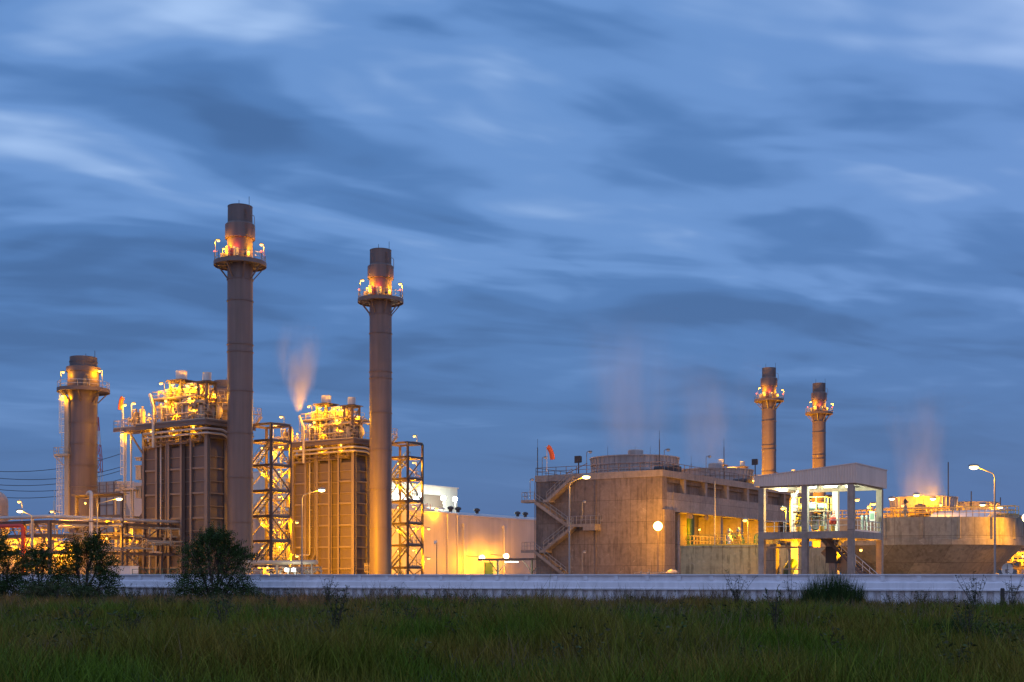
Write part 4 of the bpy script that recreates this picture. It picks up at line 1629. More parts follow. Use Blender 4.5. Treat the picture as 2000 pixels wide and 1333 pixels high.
def make_pavilion():
    rt = root("pavilion", "open two-storey pavilion with white sloping roof, lit inside, on concrete columns", "pavilion", PV.loc, RZ)
    W_, D = 9.3, 9.0
    # roof: sloping fascia box, open beneath
    zb = 10.35
    zt = lambda x: 11.28 + 0.84 * (x + W_ + 0.3) / (W_ + 0.6)
    m = MB()
    x0, x1, y0, y1 = -W_ - 0.45, 0.35, -0.35, D + 0.35
    t = 0.12

    def slab(xa, xb, ya, yb):
        m.hexa([(xa, ya, zb), (xb, ya, zb), (xb, yb, zb), (xa, yb, zb), (xa, ya, zt(xa)), (xb, ya, zt(xb)), (xb, yb, zt(xb)), (xa, yb, zt(xa))])
    slab(x0, x1, y0, y0 + t)
    slab(x0, x1, y1 - t, y1)
    slab(x0, x0 + t, y0 + t + 0.001, y1 - t - 0.001)
    slab(x1 - t, x1, y0 + t + 0.001, y1 - t - 0.001)
    m.build("roof_fascia", FASC, rt)
    m = MB()
    a, b, c, d = x0 - 0.06, x1 + 0.06, y0 - 0.06, y1 + 0.06
    m.hexa([(a, c, zt(a) + 0.002), (b, c, zt(b) + 0.002), (b, d, zt(b) + 0.002), (a, d, zt(a) + 0.002), (a, c, zt(a) + 0.1), (b, c, zt(b) + 0.1), (b, d, zt(b) + 0.1), (a, d, zt(a) + 0.1)])
    m.build("roof_sheet", ROOFM, rt)
    m = MB()
    m.box(x0 + t + 0.01, x1 - t - 0.01, y0 + t + 0.01, y1 - t - 0.01, zb + 0.45, zb + 0.5)
    for k in range(5):
        x = -W_ + 0.3 + k * (W_ - 0.6) / 4
        m.box(x - 0.1, x + 0.1, y0 + 0.15, y1 - 0.15, zb + 0.14, zb + 0.449)
    m.build("soffit", LIGHTP, rt)
    m = MB()
    for yy in (0.0, D):
        m.box(-W_ + 0.3, 0, yy - 0.14, yy + 0.14, zb - 0.16, zb + 0.135)
    for xx in (-W_ + 0.1, -0.1):
        m.box(xx - 0.14, xx + 0.14, 0.15, D - 0.15, zb - 0.12, zb + 0.13)
    m.build("roof_beam", CONC3, rt)
    for x in (-9.05, -4.67, -0.2):
        for y in (0.0, D - 0.2):
            c = MB()
            c.box(x - 0.28, x + 0.28, y - 0.28, y + 0.28, 0, zb - 0.165)
            c.build("column", CONC3 if y < 1 else LIGHTP if x < -1 else CONC3, rt)
    m = MB()
    m.box(-W_ + 0.0, 0.05, -0.24, 0.24, 5.2, 5.88)
    m.box(-0.24, 0.05, 0.241, D, 5.2, 5.87)
    m.box(-W_, -W_ + 0.25, 0.241, D, 5.2, 5.86)
    m.box(-W_, 0.04, D - 0.2, D + 0.2, 5.2, 5.84)
    m.box(-4.85, -4.5, 0.241, D, 5.2, 5.6)
    m.build("floor_beam", CONC3, rt)
    m = MB()
    m.box(-W_ + 0.26, -0.245, 0.245, D - 0.205, 5.6, 5.85)
    m.build("floor_slab", CONC3, rt)
    h = MB()
    h.rail([(-W_ + 0.5, 0.1, 5.88), (-4.95, 0.1, 5.88)], 1.05, step=1.0, kick=False)
    h.rail([(-4.4, 0.1, 5.88), (-0.5, 0.1, 5.88)], 1.05, step=1.0, kick=False)
    h.rail([(-0.05, 0.4, 5.88), (-0.05, D - 0.5, 5.88)], 1.05, step=1.0, kick=True)
    h.build("railing", LIGHTP, rt)
    # stairs below, with a solid orange-lit underside
    s = MB()
    A, B = Vector((-4.2, 4.2, 5.6)), Vector((1.2, 4.2, 0.3))
    n = 22
    for k in range(n):
        q = A + (B - A) * ((k + 0.5) / n)
        s.box(q.x - 0.15, q.x + 0.15, 3.6, 4.8, q.z - 0.03, q.z + 0.03)
    for y in (3.55, 4.85):
        s.bar(A + Vector((0, y - 4.2, 0)), B + Vector((0, y - 4.2, 0)), 0.08, 0.3)
    st = s.build("stair_flight", STEEL, rt)
    h = MB()
    for y in (3.55,):
        for off in (1.0, 0.55):
            h.tube(A + Vector((1.2, y - 4.2, off - 1.17)), B + Vector((0.6, y - 4.2, off)), 0.035, 6)
        for k in range(8):
            q = A + Vector((1.2, y - 4.2, -1.17)) + (B + Vector((0.6, 0, 0)) - A - Vector((1.2, 0, -1.17))) * (k / 7)
            h.tube(q, q + Vector((0, 0, 1.0)), 0.03, 6)
    h.build("handrail", LIGHTP, st)
    s = MB()
    s.bar((-4.6, 6.2, 4.4), (-0.8, 6.2, 0.6), 1.6, 1.3)
    s.build("sludge_chute", CREAM, rt)
    s = MB()
    x, y, z = PV.fy(1627, 1075, 4.6)
    s.box(x - 0.32, x + 0.32, 4.3, 4.9, 0, 2.9)
    s.hexa([(x - 0.5, 4.1, 4.5), (x + 0.5, 4.1, 4.5), (x + 0.5, 5.1, 4.5), (x - 0.5, 5.1, 4.5), (x - 0.95, 3.7, 5.19), (x + 0.95, 3.7, 5.19), (x + 0.95, 5.5, 5.19), (x - 0.95, 5.5, 5.19)])
    s.build("pedestal", CONC3, rt)
    s = MB()
    s.box(x - 0.56, x + 0.56, 4.05, 5.15, 2.9, 4.5)
    s.build("motor_housing", DARK, rt)
    # soffit lamps
    for px, py, yl, P_, sx in ((1586, 949, 2.6, 500, 0.35), (1622, 947, 2.2, 700, 0.6), (1658, 945, 3.2, 350, 0.25), (1530, 950, 5.0, 350, 0.4)):
        x, y, z = PV.fy(px, py, yl)
        z = zb - 0.1
        m = MB()
        m.box(x - sx - 0.05, x + sx + 0.05, y - 0.16, y + 0.16, z + 0.06, z + 0.2)
        o = m.build("ceiling_lamp", LIGHTP, rt)
        MB().box(x - sx, x + sx, y - 0.12, y + 0.12, z - 0.06, z + 0.058).build("lamp_lens", E_WHT, o)
        point_light(o, (x, y, z - 0.3), P_, WHITE, 0.2)
    # orange lamps at ground level
    for x, y, z, P_ in ((-7.5, 7.5, 3.9, 900), (-2.0, 8.5, 4.2, 900)):
        bulk_lamp(rt, (x, y, z), P_, size=0.14)
    # floor-mounted notice plates on the middle back column
    m = MB()
    x, y, z = PV.fy(1628, 1001, D - 0.5)
    for dz in (0, -0.42):
        m.box(x - 0.13, x + 0.13, D - 0.52, D - 0.485, z + dz - 0.16, z + dz + 0.16)
    o = m.build("notice_plate", REDP, rt)
    m = MB()
    for dz in (0, -0.42):
        m.box(x - 0.09, x + 0.09, D - 0.535, D - 0.521, z + dz - 0.10, z + dz + 0.10)
    m.build("plate_face", LIGHTP, o)
    return rt


make_pavilion()


def pv_thing(name, label, cat, x, y, z=5.85, group=None):
    X, Y, _ = PV.w(x, y)
    return root(name, label, cat, (X, Y, z), RZ, group)


def pavilion_equipment():
    g = random.Random(3)
    # dosing skid with tanks
    t = pv_thing("dosing_skid", "pale green and steel dosing skid of pipes and vessels on the pavilion floor", "machine", -5.9, 4.2)
    m = MB()
    m.box(-1.6, 2.0, -1.0, 1.0, 0, 0.18)
    for x in (-1.5, 0.2, 1.9):
        for y in (-0.9, 0.9):
            m.bar((x, y, 0), (x, y, 2.1), 0.1)
    m.box(-1.6, 2.0, -1.0, 1.0, 2.1, 2.18)
    m.build("frame", CREAM, t)
    for x, r in ((-0.9, 0.42), (0.7, 0.4), (1.5, 0.34)):
        m = MB()
        m.lathe([(0.02, 0.25), (r, 0.4), (r, 1.75), (r * 0.6, 1.95), (0.1, 2.0)], (x, 0, 0), 16)
        m.build("vessel", mat("grey_green_vessel", (0.30, 0.38, 0.33), 0.45), t, True)
    m = MB()
    m.clutter((-1.6, -1.0, 0.3), (2.0, -0.5, 2.0), 26, g, 0.03, 0.07)
    m.build("pipework", DARK, t, True)
    m = MB()
    m.lathe([(0.35, -0.8), (0.4, -0.7), (0.4, 0.7), (0.35, 0.8)], (0.1, 0, 2.65), 16, "x")
    m.lathe([(0.3, -0.4), (0.3, 0.4)], (1.5, 0, 2.6), 14, "x")
    m.build("motor", mat("blue_grey_motor", (0.25, 0.36, 0.40), 0.4), t, True)
    m = MB()
    m.rail([(-1.5, -0.95, 2.2), (2.0, -0.95, 2.2), (2.0, 0.9, 2.2)], 1.3, step=0.9, kick=False, r=0.045)
    m.build("yellow_railing", YELLOW, t)
    # white bent pipe
    t = pv_thing("vent_pipe", "white bent vent pipe rising beside the left pavilion columns", "pipe", -7.2, 3.0)
    m = MB()
    m.path([(0, 0, 0), (0, 0, 3.2), (0.5, 0.4, 4.2)], 0.12, 9, 0.3)
    m.path([(0, 0, 2.6), (0.7, 0.4, 2.6)], 0.08, 7)
    m.tube((0, 0, 0), (0, 0, 0.1), 0.25, 10)
    m.build("pipe", LIGHTP, t, True)
    # lit lamp on post
    x, y, z = PV.fy(1529, 994, 2.6)
    X, Y, _ = PV.w(x, y)
    t = root("lamp_post", "short lamp post with orange lantern inside the left bay of the pavilion", "lamp", (X, Y, 5.85), RZ)
    pole_lamp(t, (0, 0, z - 5.85), 0, (0.3, 0.05), 900, name="post", size=0.2)
    # red covered unit
    x, y, z = PV.fy(1627, 1020, 2.2)
    t = pv_thing("fire_extinguisher", "red hooded unit on a yellow stand behind the pavilion rail", "extinguisher", x, 2.2)
    m = MB()
    m.lathe([(0.30, 0.75), (0.34, 0.8), (0.36, 1.15), (0.25, 1.45), (0.12, 1.62), (0.02, 1.66)], n=14)
    m.tube((-0.2, -0.3, 1.2), (0.2, -0.32, 1.15), 0.05, 6)
    m.build("hood", REDP, t, True)
    m = MB()
    m.lathe([(0.22, 0), (0.2, 0.05), (0.17, 0.7), (0.2, 0.75)], n=12)
    m.build("stand", YELLOW, t, True)
    # control panel by right column
    x, y, z = PV.fy(1704, 1005, 7.2)
    t = pv_thing("control_box", "small grey-green control box on a post near the right pavilion column", "panel", x, 7.2)
    m = MB()
    m.box(-0.28, 0.28, -0.1, 0.12, 1.2, 2.1)
    m.box(-0.33, 0.33, -0.14, 0.14, 2.1, 2.16)
    m.bar((-0.2, 0, 0), (-0.2, 0, 1.2), 0.07)
    m.bar((0.2, 0, 0), (0.2, 0, 1.2), 0.07)
    m.build("casing", LIGHTP, t)
    m = MB()
    m.box(-0.2, 0.2, -0.115, -0.102, 1.35, 1.95)
    m.build("door", mat("panel_green", (0.22, 0.36, 0.26), 0.4), t)
    x, y, z = PV.fy(1689, 1015, 5.5)
    t = pv_thing("pump_pair", "two thin dark upright pumps behind the right pavilion rail", "pump", x, 5.5)
    for dx in (-0.22, 0.22):
        m = MB()
        m.lathe([(0.16, 0), (0.16, 0.05), (0.11, 0.1), (0.11, 1.2), (0.15, 1.25), (0.15, 1.6), (0.08, 1.7)], (dx, 0, 0), 12)
        m.build("pump", mat("grey_green_vessel", (0.30, 0.38, 0.33)), t, True)
    # crates, cartons on the floor
    for i, (px, lab) in enumerate(((1561, "small yellow drum on the pavilion floor left of the middle column"), (1605, "small yellow drum on the pavilion floor right of the middle column"))):
        x, y, z = PV.fy(px, 1032, 1.6)
        t = pv_thing("drum", lab, "drum", x, 1.6, group="small yellow drums")
        m = MB()
        m.lathe([(0.2, 0), (0.21, 0.02), (0.2, 0.2), (0.21, 0.22), (0.2, 0.42), (0.21, 0.6), (0.18, 0.62)], n=14)
        m.build("barrel", YELLOW, t, True)
        m = MB()
        m.lathe([(0.06, 0.62), (0.06, 0.66)], (0.08, 0, 0), 8)
        m.build("cap", DARK, t)
    # stone support, green pipe and railings below left
    x, y, z = PV.fy(1507, 1090, 5.0)
    t = pv_thing("concrete_pier", "rough concrete pier lit yellow under the left side of the pavilion", "pier", x, 5.0, 0)
    m = MB()
    m.box(-0.75, 0.6, -0.4, 0.5, 0, 4.6)
    m.box(-0.85, 0.7, -0.5, 0.6, 4.6, 4.85)
    m.build("pier", CONC2, t)
    x, y, z = PV.fy(1527, 1100, 4.2)
    t = pv_thing("green_pipe", "big green elbow pipe end under the pavilion floor", "pipe", x, 4.2, 0)
    m = MB()
    m.path([(0.0, 1.6, 0.0), (0.0, 1.6, 2.2), (0.0, 3.0, 2.9)], 0.55, 16, 1.2)
    m.build("elbow", GREEN, t, True)
    x, y, z = PV.fy(1540, 1100, 2.2)
    t = pv_thing("pipe_bundle", "bent cream pipes and low rails under the pavilion's left bay", "pipes", x, 2.2, 0)
    m = MB()
    m.path([(-0.6, 0, 5.0), (0.1, 0, 4.2), (0.1, 0, 0)], 0.11, 8, 0.4)
    m.path([(-2.2, 0.3, 4.45), (2.4, 0.3, 4.45)], 0.08, 7)
    m.path([(-0.5, -0.3, 0.2), (-0.5, -0.3, 2.3), (1.9, -0.3, 2.3)], 0.06, 7, 0.2)
    m.rail([(-2.2, -0.4, 0.0), (1.4, -0.4, 0)], 1.0, step=0.8)
    m.build("pipe", CREAM, t, True)


pavilion_equipment()

# ================================================================== round tank (clarifier)
CLX, CLY = 52.0, 163.0


def make_clarifier():
    rt = root("clarifier_tank", "large round concrete tank with a cone-shaped underside at right", "tank", (CLX, CLY, 0), RZ)
    r = 12.3
    m = MB()
    m.lathe([(0, 0), (7.0, 0.0), (r - 0.1, 5.3), (r - 0.1, 5.31)], n=72)
    m.build("cone_base", CONC2, rt, True)
    m = MB()
    m.lathe([(r - 0.1, 5.3), (r + 0.06, 5.32), (r + 0.06, 6.0), (r, 6.05), (r, 8.6), (r - 0.4, 8.6), (r - 0.4, 7.6), (0, 7.6)], n=72)
    for k in range(18):
        a = 2 * math.pi * (k + 0.3) / 18
        c, s = math.cos(a), math.sin(a)
        m.bar((c * (r + 0.03), s * (r + 0.03), 6.06), (c * (r + 0.03), s * (r + 0.03), 8.58), 0.34, 0.34)
    m.build("rim_wall", CONC2, rt, True)
    h = MB()
    ang = [R(190 + 4.2 * k) for k in range(40)]
    h.rail([((r - 0.7) * math.cos(a), (r - 0.7) * math.sin(a), 8.6) for a in ang], 1.1, step=1.4, kick=False, r=0.045)
    h.build("rim_railing", CREAM, rt)
    # bridge across the tank with handrails
    m = MB()
    m.box(-r + 0.5, r - 0.5, -0.9, 0.9, 8.8, 9.0)
    m.ibeam((-r + 0.3, -0.9, 8.85), (r - 0.3, -0.9, 8.85), 0.2, 0.5)
    m.ibeam((-r + 0.3, 0.9, 8.85), (r - 0.3, 0.9, 8.85), 0.2, 0.5)
    b = m.build("bridge", CREAM, rt)
    h = MB()
    for y in (-0.9, 0.9):
        h.rail([(-r + 0.6, y, 9.1), (r - 0.6, y, 9.1)], 1.1, step=1.3, r=0.045)
    h.build("railing", YELLOW, b)
    m = MB()
    m.lathe([(1.3, 9.0), (1.3, 9.5), (0.7, 9.8), (0.7, 10.6), (0.3, 10.8)], n=16)
    m.build("drive_unit", STEEL, rt, True)
    g = random.Random(21)
    m = MB()
    m.clutter((-8, -3.0, 8.7), (6, -1.2, 10.2), 30, g, 0.04, 0.1)
    m.build("deck_pipework", YELLOW, rt, True)
    # white arched cover on the right part
    m = MB()
    k = 12
    prof = [(-6.0 + 12.0 * i / k, 8.65 + 1.15 * math.sin(math.pi * i / k)) for i in range(k + 1)]
    vs = [(2.5 + 0.0, y, z) for y, z in prof] + [(9.5, y, z) for y, z in prof]
    fs = [(i, i + 1, k + 2 + i, k + 1 + i) for i in range(k)] + [tuple(reversed(range(k + 1))), tuple(k + 1 + i for i in range(k + 1))]
    m.add(vs, fs)
    m.build("arched_cover", LIGHTP, rt, True)
    # short lamp posts at the left of the tank deck
    inv = Matrix.Rotation(-RZ, 3, "Z")
    for px, py, Y, P_ in ((1674, 977, 160, 500), (1706, 985, 157, 450)):
        p = inv @ (Vector(W(px, py, Y)) - Vector((CLX, CLY, 0)))
        pole_lamp(rt, p, 8.6, (-0.5, 0.2), P_, size=0.27)
    for (a, P_) in ((4.0, 350), (4.7, 400), (5.3, 300)):
        bulk_lamp(rt, (7.5 * math.cos(a), 7.5 * math.sin(a), 10.2), P_, size=0.16)
    return rt


make_clarifier()
CF = Frame(CLX, CLY)
p = W(1768, 1009, 152.0)
vv = make_valve(1768, 974, 1010, Frame(*p[:2]), 0.0, "tall dark grey valve column silhouetted on the round tank's rim", GALV)


# ================================================================== street lamps inside the wall
def street_lamp(base_px, head, Y, label, power):
    hx, hy, hz = W(head[0], head[1], Y)
    bx = (base_px - 1000) / F * Y
    rt = root("street_lamp", label, "street lamp", (bx, Y, 0), 0, "tall road lamps inside the wall")
    dx = hx - bx
    zt = hz - 0.12
    m = MB()
    m.lathe([(0.16, 0), (0.16, 0.3), (0.09, 0.35), (0.06, zt - 0.7)], n=10)
    m.build("pole", GALV, rt, True)
    m = MB()
    m.path([(0, 0, zt - 0.75), (dx * 0.06, 0, zt - 0.35), (dx * 0.8, 0.1, zt + 0.12)], 0.045, 8, 0.3)
    m.build("arm", GALV, rt, True)
    m = MB()
    m.ball((dx, 0.1, hz + 0.14), 0.42, 0.2, 0.13, 12)
    h = m.build("lamp_head", GALV, rt, True)
    MB().ball((dx, 0.1, hz), 0.34, 0.2, 0.17, 12).build("lamp_lens", E_BIG, h, True)
    point_light(h, (dx, 0.1, hz - 0.35), power, SODIUM, 0.15)
    return rt


street_lamp(1112, (1145, 932), 112, "road lamp in front of the concrete stairs, its head glowing orange", 550)
street_lamp(1943, (1903, 913), 96, "road lamp in front of the round tank's right side, arm to the left", 800)
street_lamp(590, (628, 958), 128, "road lamp in front of the yellow-lit boiler casing", 1100)
street_lamp(190, (232, 975), 140, "road lamp at far left beside the bent standpipe", 900)
street_lamp(63, (38, 999), 150, "road lamp just above the silver pipes at far left", 700)

# floodlight mast glaring in front of the concrete corner
x, y, z = CT.fy(1285, 1028, -7.0)
X, Y, _ = CT.w(x, y)
fl = root("floodlight_mast", "glaring round floodlight on a thin mast in front of the concrete corner", "floodlight", (X, Y, 0), 0)
m = MB()
m.lathe([(0.14, 0), (0.07, 0.3), (0.05, z - 0.3)], n=10)
m.build("pole", STEEL, fl, True)
m = MB()
m.lathe([(0.15, 0.6), (0.42, 0.45), (0.62, 0.1), (0.64, 0.0), (0.55, 0.0)], (0, 0, z), 18, "y")
m.bar((-0.5, 0.3, z - 0.45), (0.5, 0.3, z - 0.45), 0.07)
h = m.build("lamp_head", STEEL, fl, True)
MB().ball((0, 0.02, z), 0.57, 0.3, 0.57, 20).build("lamp_lens", E_BIG, h, True)
point_light(h, (0.1, -0.6, z), 900, SODIUM, 0.4)
point_light(h, (0.1, 1.3, z + 0.1), 3300, SODIUM, 0.4)

# second mast at the right edge of the view
x, y, z = W(2004, 1012, 150)
f2 = root("floodlight_mast", "floodlight mast at the right end beside the round tank", "floodlight", (x, y, 0), 0)
m = MB()
m.lathe([(0.16, 0), (0.1, 0.3), (0.08, z - 0.3)], n=10)
m.build("pole", GALV, f2, True)
m = MB()
m.lathe([(0.15, 0.5), (0.4, 0.35), (0.5, 0.0), (0.5, -0.08), (0.4, -0.08)], (0, 0, z), 18, "y")
h = m.build("lamp_head", GALV, f2, True)
MB().ball((0, -0.1, z), 0.5, 0.25, 0.5, 16).build("lamp_lens", E_BIG, h, True)
point_light(h, (-0.3, -0.8, z - 0.2), 2200, SODIUM, 0.3)


# slender camera post before the hall
x, y, z = W(853, 1056, 150)
t = root("camera_post", "slim unlit post with a small camera in front of the orange hall", "post", (x, y, 0))
m = MB()
m.lathe([(0.12, 0), (0.12, 0.2), (0.06, 0.25), (0.05, z)], n=8)
m.build("pole", STEEL, t, True)
m = MB()
m.box(-0.32, 0.05, -0.12, 0.12, z - 0.25, z - 0.02)
m.ball((-0.2, -0.1, z - 0.32), 0.14)
m.build("camera", LIGHTP, t, True)


# windsocks
def windsock(px_mast, py_tip, py_foot, zfoot, Y, lean, label):
    hx, hy, hz = W(px_mast, py_tip, Y)
    rt = root("windsock", label, "windsock", (hx, Y, zfoot), 0, "orange windsocks on masts")
    m = MB()
    m.tube((0, 0, 0), (0, 0, hz - zfoot), 0.05, 7)
    m.lathe([(0.30, -0.02), (0.33, -0.02), (0.33, 0.02), (0.30, 0.02)], (0.1 * lean, 0, hz - zfoot), 14, close=True)
    m.build("mast", LIGHTP, rt, True)
    m = MB()
    h = hz - zfoot
    m.path([(0.1 * lean, 0, h), (0.35 * lean, 0, h - 0.1), (0.75 * lean, 0, h - 0.75), (0.95 * lean, 0, h - 1.75)], 0.33, 12, 0.4)
    m.build("sock", ORANGE, rt, True)
    return rt


windsock(1068, 873, 930, 15.9, 176, 0.85, "orange windsock leaning right on the concrete tower roof")
windsock(241, 777, 806, 22.56, 183, -0.5, "orange windsock hanging down at the left boiler's side platform")

# ================================================================== left side: pipe rack, filter house, mast, lines
RK = Frame(*W(97, 1012, 160)[:2])


def make_pipe_rack():
    rt = root("pipe_rack", "steel pipe rack carrying silver pipes at far left behind the trees", "pipe rack", RK.loc, RZ)
    z = W(97, 1012, 160)[2]
    for (x, y) in ((0, 0), (-5.2, 0), (-10.4, 0), (0, 6), (0, 12), (0, 18), (-5.2, 4), (-10.4, 4)):
        MB().ibeam((x, y, 0), (x, y, z - 0.3), 0.36, 0.36).build("column", STEEL, rt)
    m = MB()
    for zz in (z - 0.45, z - 2.2, z - 4.3):
        m.ibeam((-16, 0, zz), (0, 0, zz), 0.25, 0.4)
        m.ibeam((0, 0.2, zz), (0, 24, zz), 0.25, 0.4)
        m.ibeam((-16, 4, zz), (0, 4, zz), 0.25, 0.4)
    m.build("cross_beam", STEEL, rt)
    m = MB()
    for k in range(3):
        x = -5.2 * k
        m.bar((x, 0, z - 4.2), (x - 2.6, 0, z - 0.6), 0.14)
        m.bar((x - 5.2, 0, z - 4.2), (x - 2.6, 0, z - 0.6), 0.14)
        m.bar((x, 0, 0.2), (x - 5.2, 0, z - 4.4), 0.16)
        m.bar((0, 6.0 * k, z - 4.2), (0, 6.0 * k + 6, z - 0.6), 0.14)
        m.bar((0, 6.0 * k + 6, 0.2), (0, 6.0 * k, z - 4.4), 0.14)
    m.build("brace", STEEL, rt)
    for off, r, zz in ((0.0, 0.24, z + 0.2), (0.75, 0.22, z + 0.15), (-0.5, 0.16, z - 0.5)):
        m = MB()
        m.path([(-24, -off, zz), (off, -off, zz), (off, 26, zz)], r, 10, 1.0)
        for k in range(6):
            m.lathe([(r + 0.01, 0), (r + 0.035, 0), (r + 0.035, 0.1), (r + 0.01, 0.1)], (off, 2 + 4 * k, zz), 12, "y")
        m.build("pipe", ALU, rt, True)
    m = MB()
    m.path([(-24, -0.9, z - 0.9), (-4.0, -0.9, z - 0.9), (-4.0, -0.9, 0)], 0.27, 10, 0.6)
    m.build("red_pipe", REDP, rt, True)
    m = MB()
    x, y, zz = RK.fy(63, 1012, -0.6)
    m.tube((x, y, 0), (x, y, z + 0.4), 0.2, 9)
    m.build("standpipe", ALU, rt, True)
    g = random.Random(9)
    m = MB()
    m.clutter((-14, 0.4, z - 4.2), (-0.4, 3.8, z - 0.6), 60, g, 0.05, 0.13)
    m.clutter((-0.3, 1, z - 4.2), (2.0, 20, z - 0.8), 50, g, 0.05, 0.13)
    m.build("rack_pipework", CREAM, rt, True)
    for x, y, zz, P_ in ((-3, 2, z - 2.6, 500), (-8, 2, z - 2.6, 600), (-13, 2, z - 2.6, 500), (1.0, 8, z - 2.4, 400), (-6, 2, 2.6, 500), (-1.5, 2, 2.6, 500)):
        bulk_lamp(rt, (x, y, zz), P_, size=0.13)
    for px, py, yl, P_ in ((37, 981, 5.0, 500), (101, 1000, 8.0, 450)):
        x, y, zz = RK.fy(px, py, yl)
        pole_lamp(rt, (x, y, zz), z - 0.3, (0.5, 0.1), P_, size=0.2)
    return rt


make_pipe_rack()

x, y, z = W(178, 960, 150)
t = root("bent_standpipe", "thick rusty pipe with a curved hook top rising over the left trees", "pipe", (x, y, 0), RZ)
m = MB()
m.path([(-1.0, 0.3, z - 0.3), (-0.7, 0.2, z - 0.1), (0, 0, z - 0.1), (0, 0, 0)], 0.22, 12, 0.7)
m.build("pipe", ALU, t, True)
m = MB()
for zz in (2.0, 5.0, 8.0):
    m.lathe([(0.22, -0.08), (0.34, -0.08), (0.34, 0.08), (0.22, 0.08)], (0, 0, zz), 14, close=True)
m.build("flange", STEEL, t, True)


def make_gantry():
    f = Frame(*W(150, 972, 172)[:2])
    rt = root("pipe_gantry", "steel portal and walkway crossing in front of the short wide stack", "gantry", f.loc, RZ)
    z = W(150, 972, 172)[2]
    for x in (0, 4.4, 9.0):
        MB().ibeam((x, 0, 0), (x, 0, z), 0.34, 0.34).build("column", STEEL, rt)
    m = MB()
    for zz in (z, z - 2.7, z - 5.0):
        m.ibeam((-0.3, 0, zz), (9.3, 0, zz), 0.26, 0.36)
    m.bar((0.2, 0, z - 4.8), (4.2, 0, z - 2.9), 0.14)
    m.bar((4.6, 0, z - 4.8), (8.8, 0, z - 2.9), 0.14)
    m.build("cross_beam", STEEL, rt)
    m = MB()
    m.box(-0.4, 9.4, -0.7, 0.9, z + 0.18, z + 0.26)
    m.rail([(-0.4, -0.65, z + 0.26), (9.4, -0.65, z + 0.26)], step=1.1)
    m.build("walkway", STEEL, rt)
    for zz, r in ((z - 3.2, 0.26), (z - 3.9, 0.22)):
        m = MB()
        m.path([(-3, -0.5, zz), (9.5, -0.5, zz)], r, 10)
        m.build("pipe", ALU, rt, True)
    bulk_lamp(rt, (2.5, -0.6, z - 0.9), 300)
    bulk_lamp(rt, (6.8, -0.6, z - 3.2), 400)


make_gantry()


def make_filter_house():
    f = Frame(*W(222, 940, 215)[:2])
    rt = root("inlet_filter_house", "pale panelled air inlet house with a sloping hood behind the short wide stack", "building", f.loc, RZ)
    z = W(222, 940, 215)[2]
    m = MB()
    m.box(-9, 0, 0, 9, 0.0, z)
    m.hexa([(0.001, 0, z - 6), (4.6, 0, z - 6), (4.6, 9, z - 6), (0.001, 9, z - 6), (0.001, 0, z), (0.6, 0, z), (0.6, 9, z), (0.001, 9, z)])
    m.build("housing", mat("filter_house_paint", (0.36, 0.31, 0.27), 0.55, var=0.12, vscale=0.4, streak=0.12), rt)
    m = MB()
    for k in range(6):
        m.box(-9.0, -0.05, -0.14, -0.001, 1.5 + 2.4 * k, 1.62 + 2.4 * k)
        m.box(-9 + 1.8 * k, -8.86 + 1.8 * k, -0.1, -0.001, 0.1, z - 0.1)
    m.build("stiffener", STEEL, rt)
    m = MB()
    m.box(-14, 3, -7, -0.3, 0, 6.5)
    m.box(-14.1, 3.1, -7.1, -0.2, 6.5, 6.7)
    m.build("enclosure", CREAM, rt)


make_filter_house()

x, y, z = W(-22, 955, 210)
t = root("storage_tank", "round topped tank cut off at the left edge above the silver pipes", "tank", (x, y, 0), RZ)
m = MB()
r = 3.0
m.lathe([(r, 0), (r, z - 2.2)] + [(r * math.cos(math.pi / 2 * k / 8), z - 2.2 + 2.2 * math.sin(math.pi / 2 * k / 8)) for k in range(1, 9)], n=36)
for k in range(6):
    m.lathe([(r, 0), (r + 0.05, 0), (r + 0.05, 0.12), (r, 0.12)], (0, 0, 2 + 2.2 * k), 36, close=True)
m.build("shell", mat("tank_paint", (0.40, 0.30, 0.24), 0.5, streak=0.15), t, True)
m = MB()
m.tube((3.0, -1.2, z - 2.4), (4.6, -1.0, z - 7), 0.08, 6)
m.ladder((1.6, -2.7), 0, z - 2.0, (0.86, 0.5), (0.5, -0.86))
m.build("ladder", STEEL, t)

# yellow-lit sheds low at left
for (px0, px1, py, Y, lab) in ((-60, 52, 1052, 178, "low yellow-lit shed behind the pipe rack at the left edge"), (72, 150, 1058, 182, "low yellow-lit shed behind the rack's right columns")):
    x0, _, z = W(px0, py, Y)
    x1 = W(px1, py, Y)[0]
    t = root("equipment_shed", lab, "shed", (x1, Y, 0), RZ, "low sheds behind the pipe rack")
    m = MB()
    Lx = (x1 - x0)
    m.box(-Lx, 0, 0, 5, 0, z)
    m.build("wall", HALL, t)
    m = MB()
    m.box(-Lx - 0.2, 0.2, -0.3, 5.2, z, z + 0.15)
    m.build("roof", ROOFM, t)
    m = MB()
    m.box(-Lx * 0.5, -Lx * 0.5 + 1.6, -0.06, -0.001, 0, 2.6)
    m.build("door", STEEL, t)
    for k in (0.2, 0.75):
        bulk_lamp(t, (-Lx * k, -1.2, z - 1.0), 800, size=0.14)


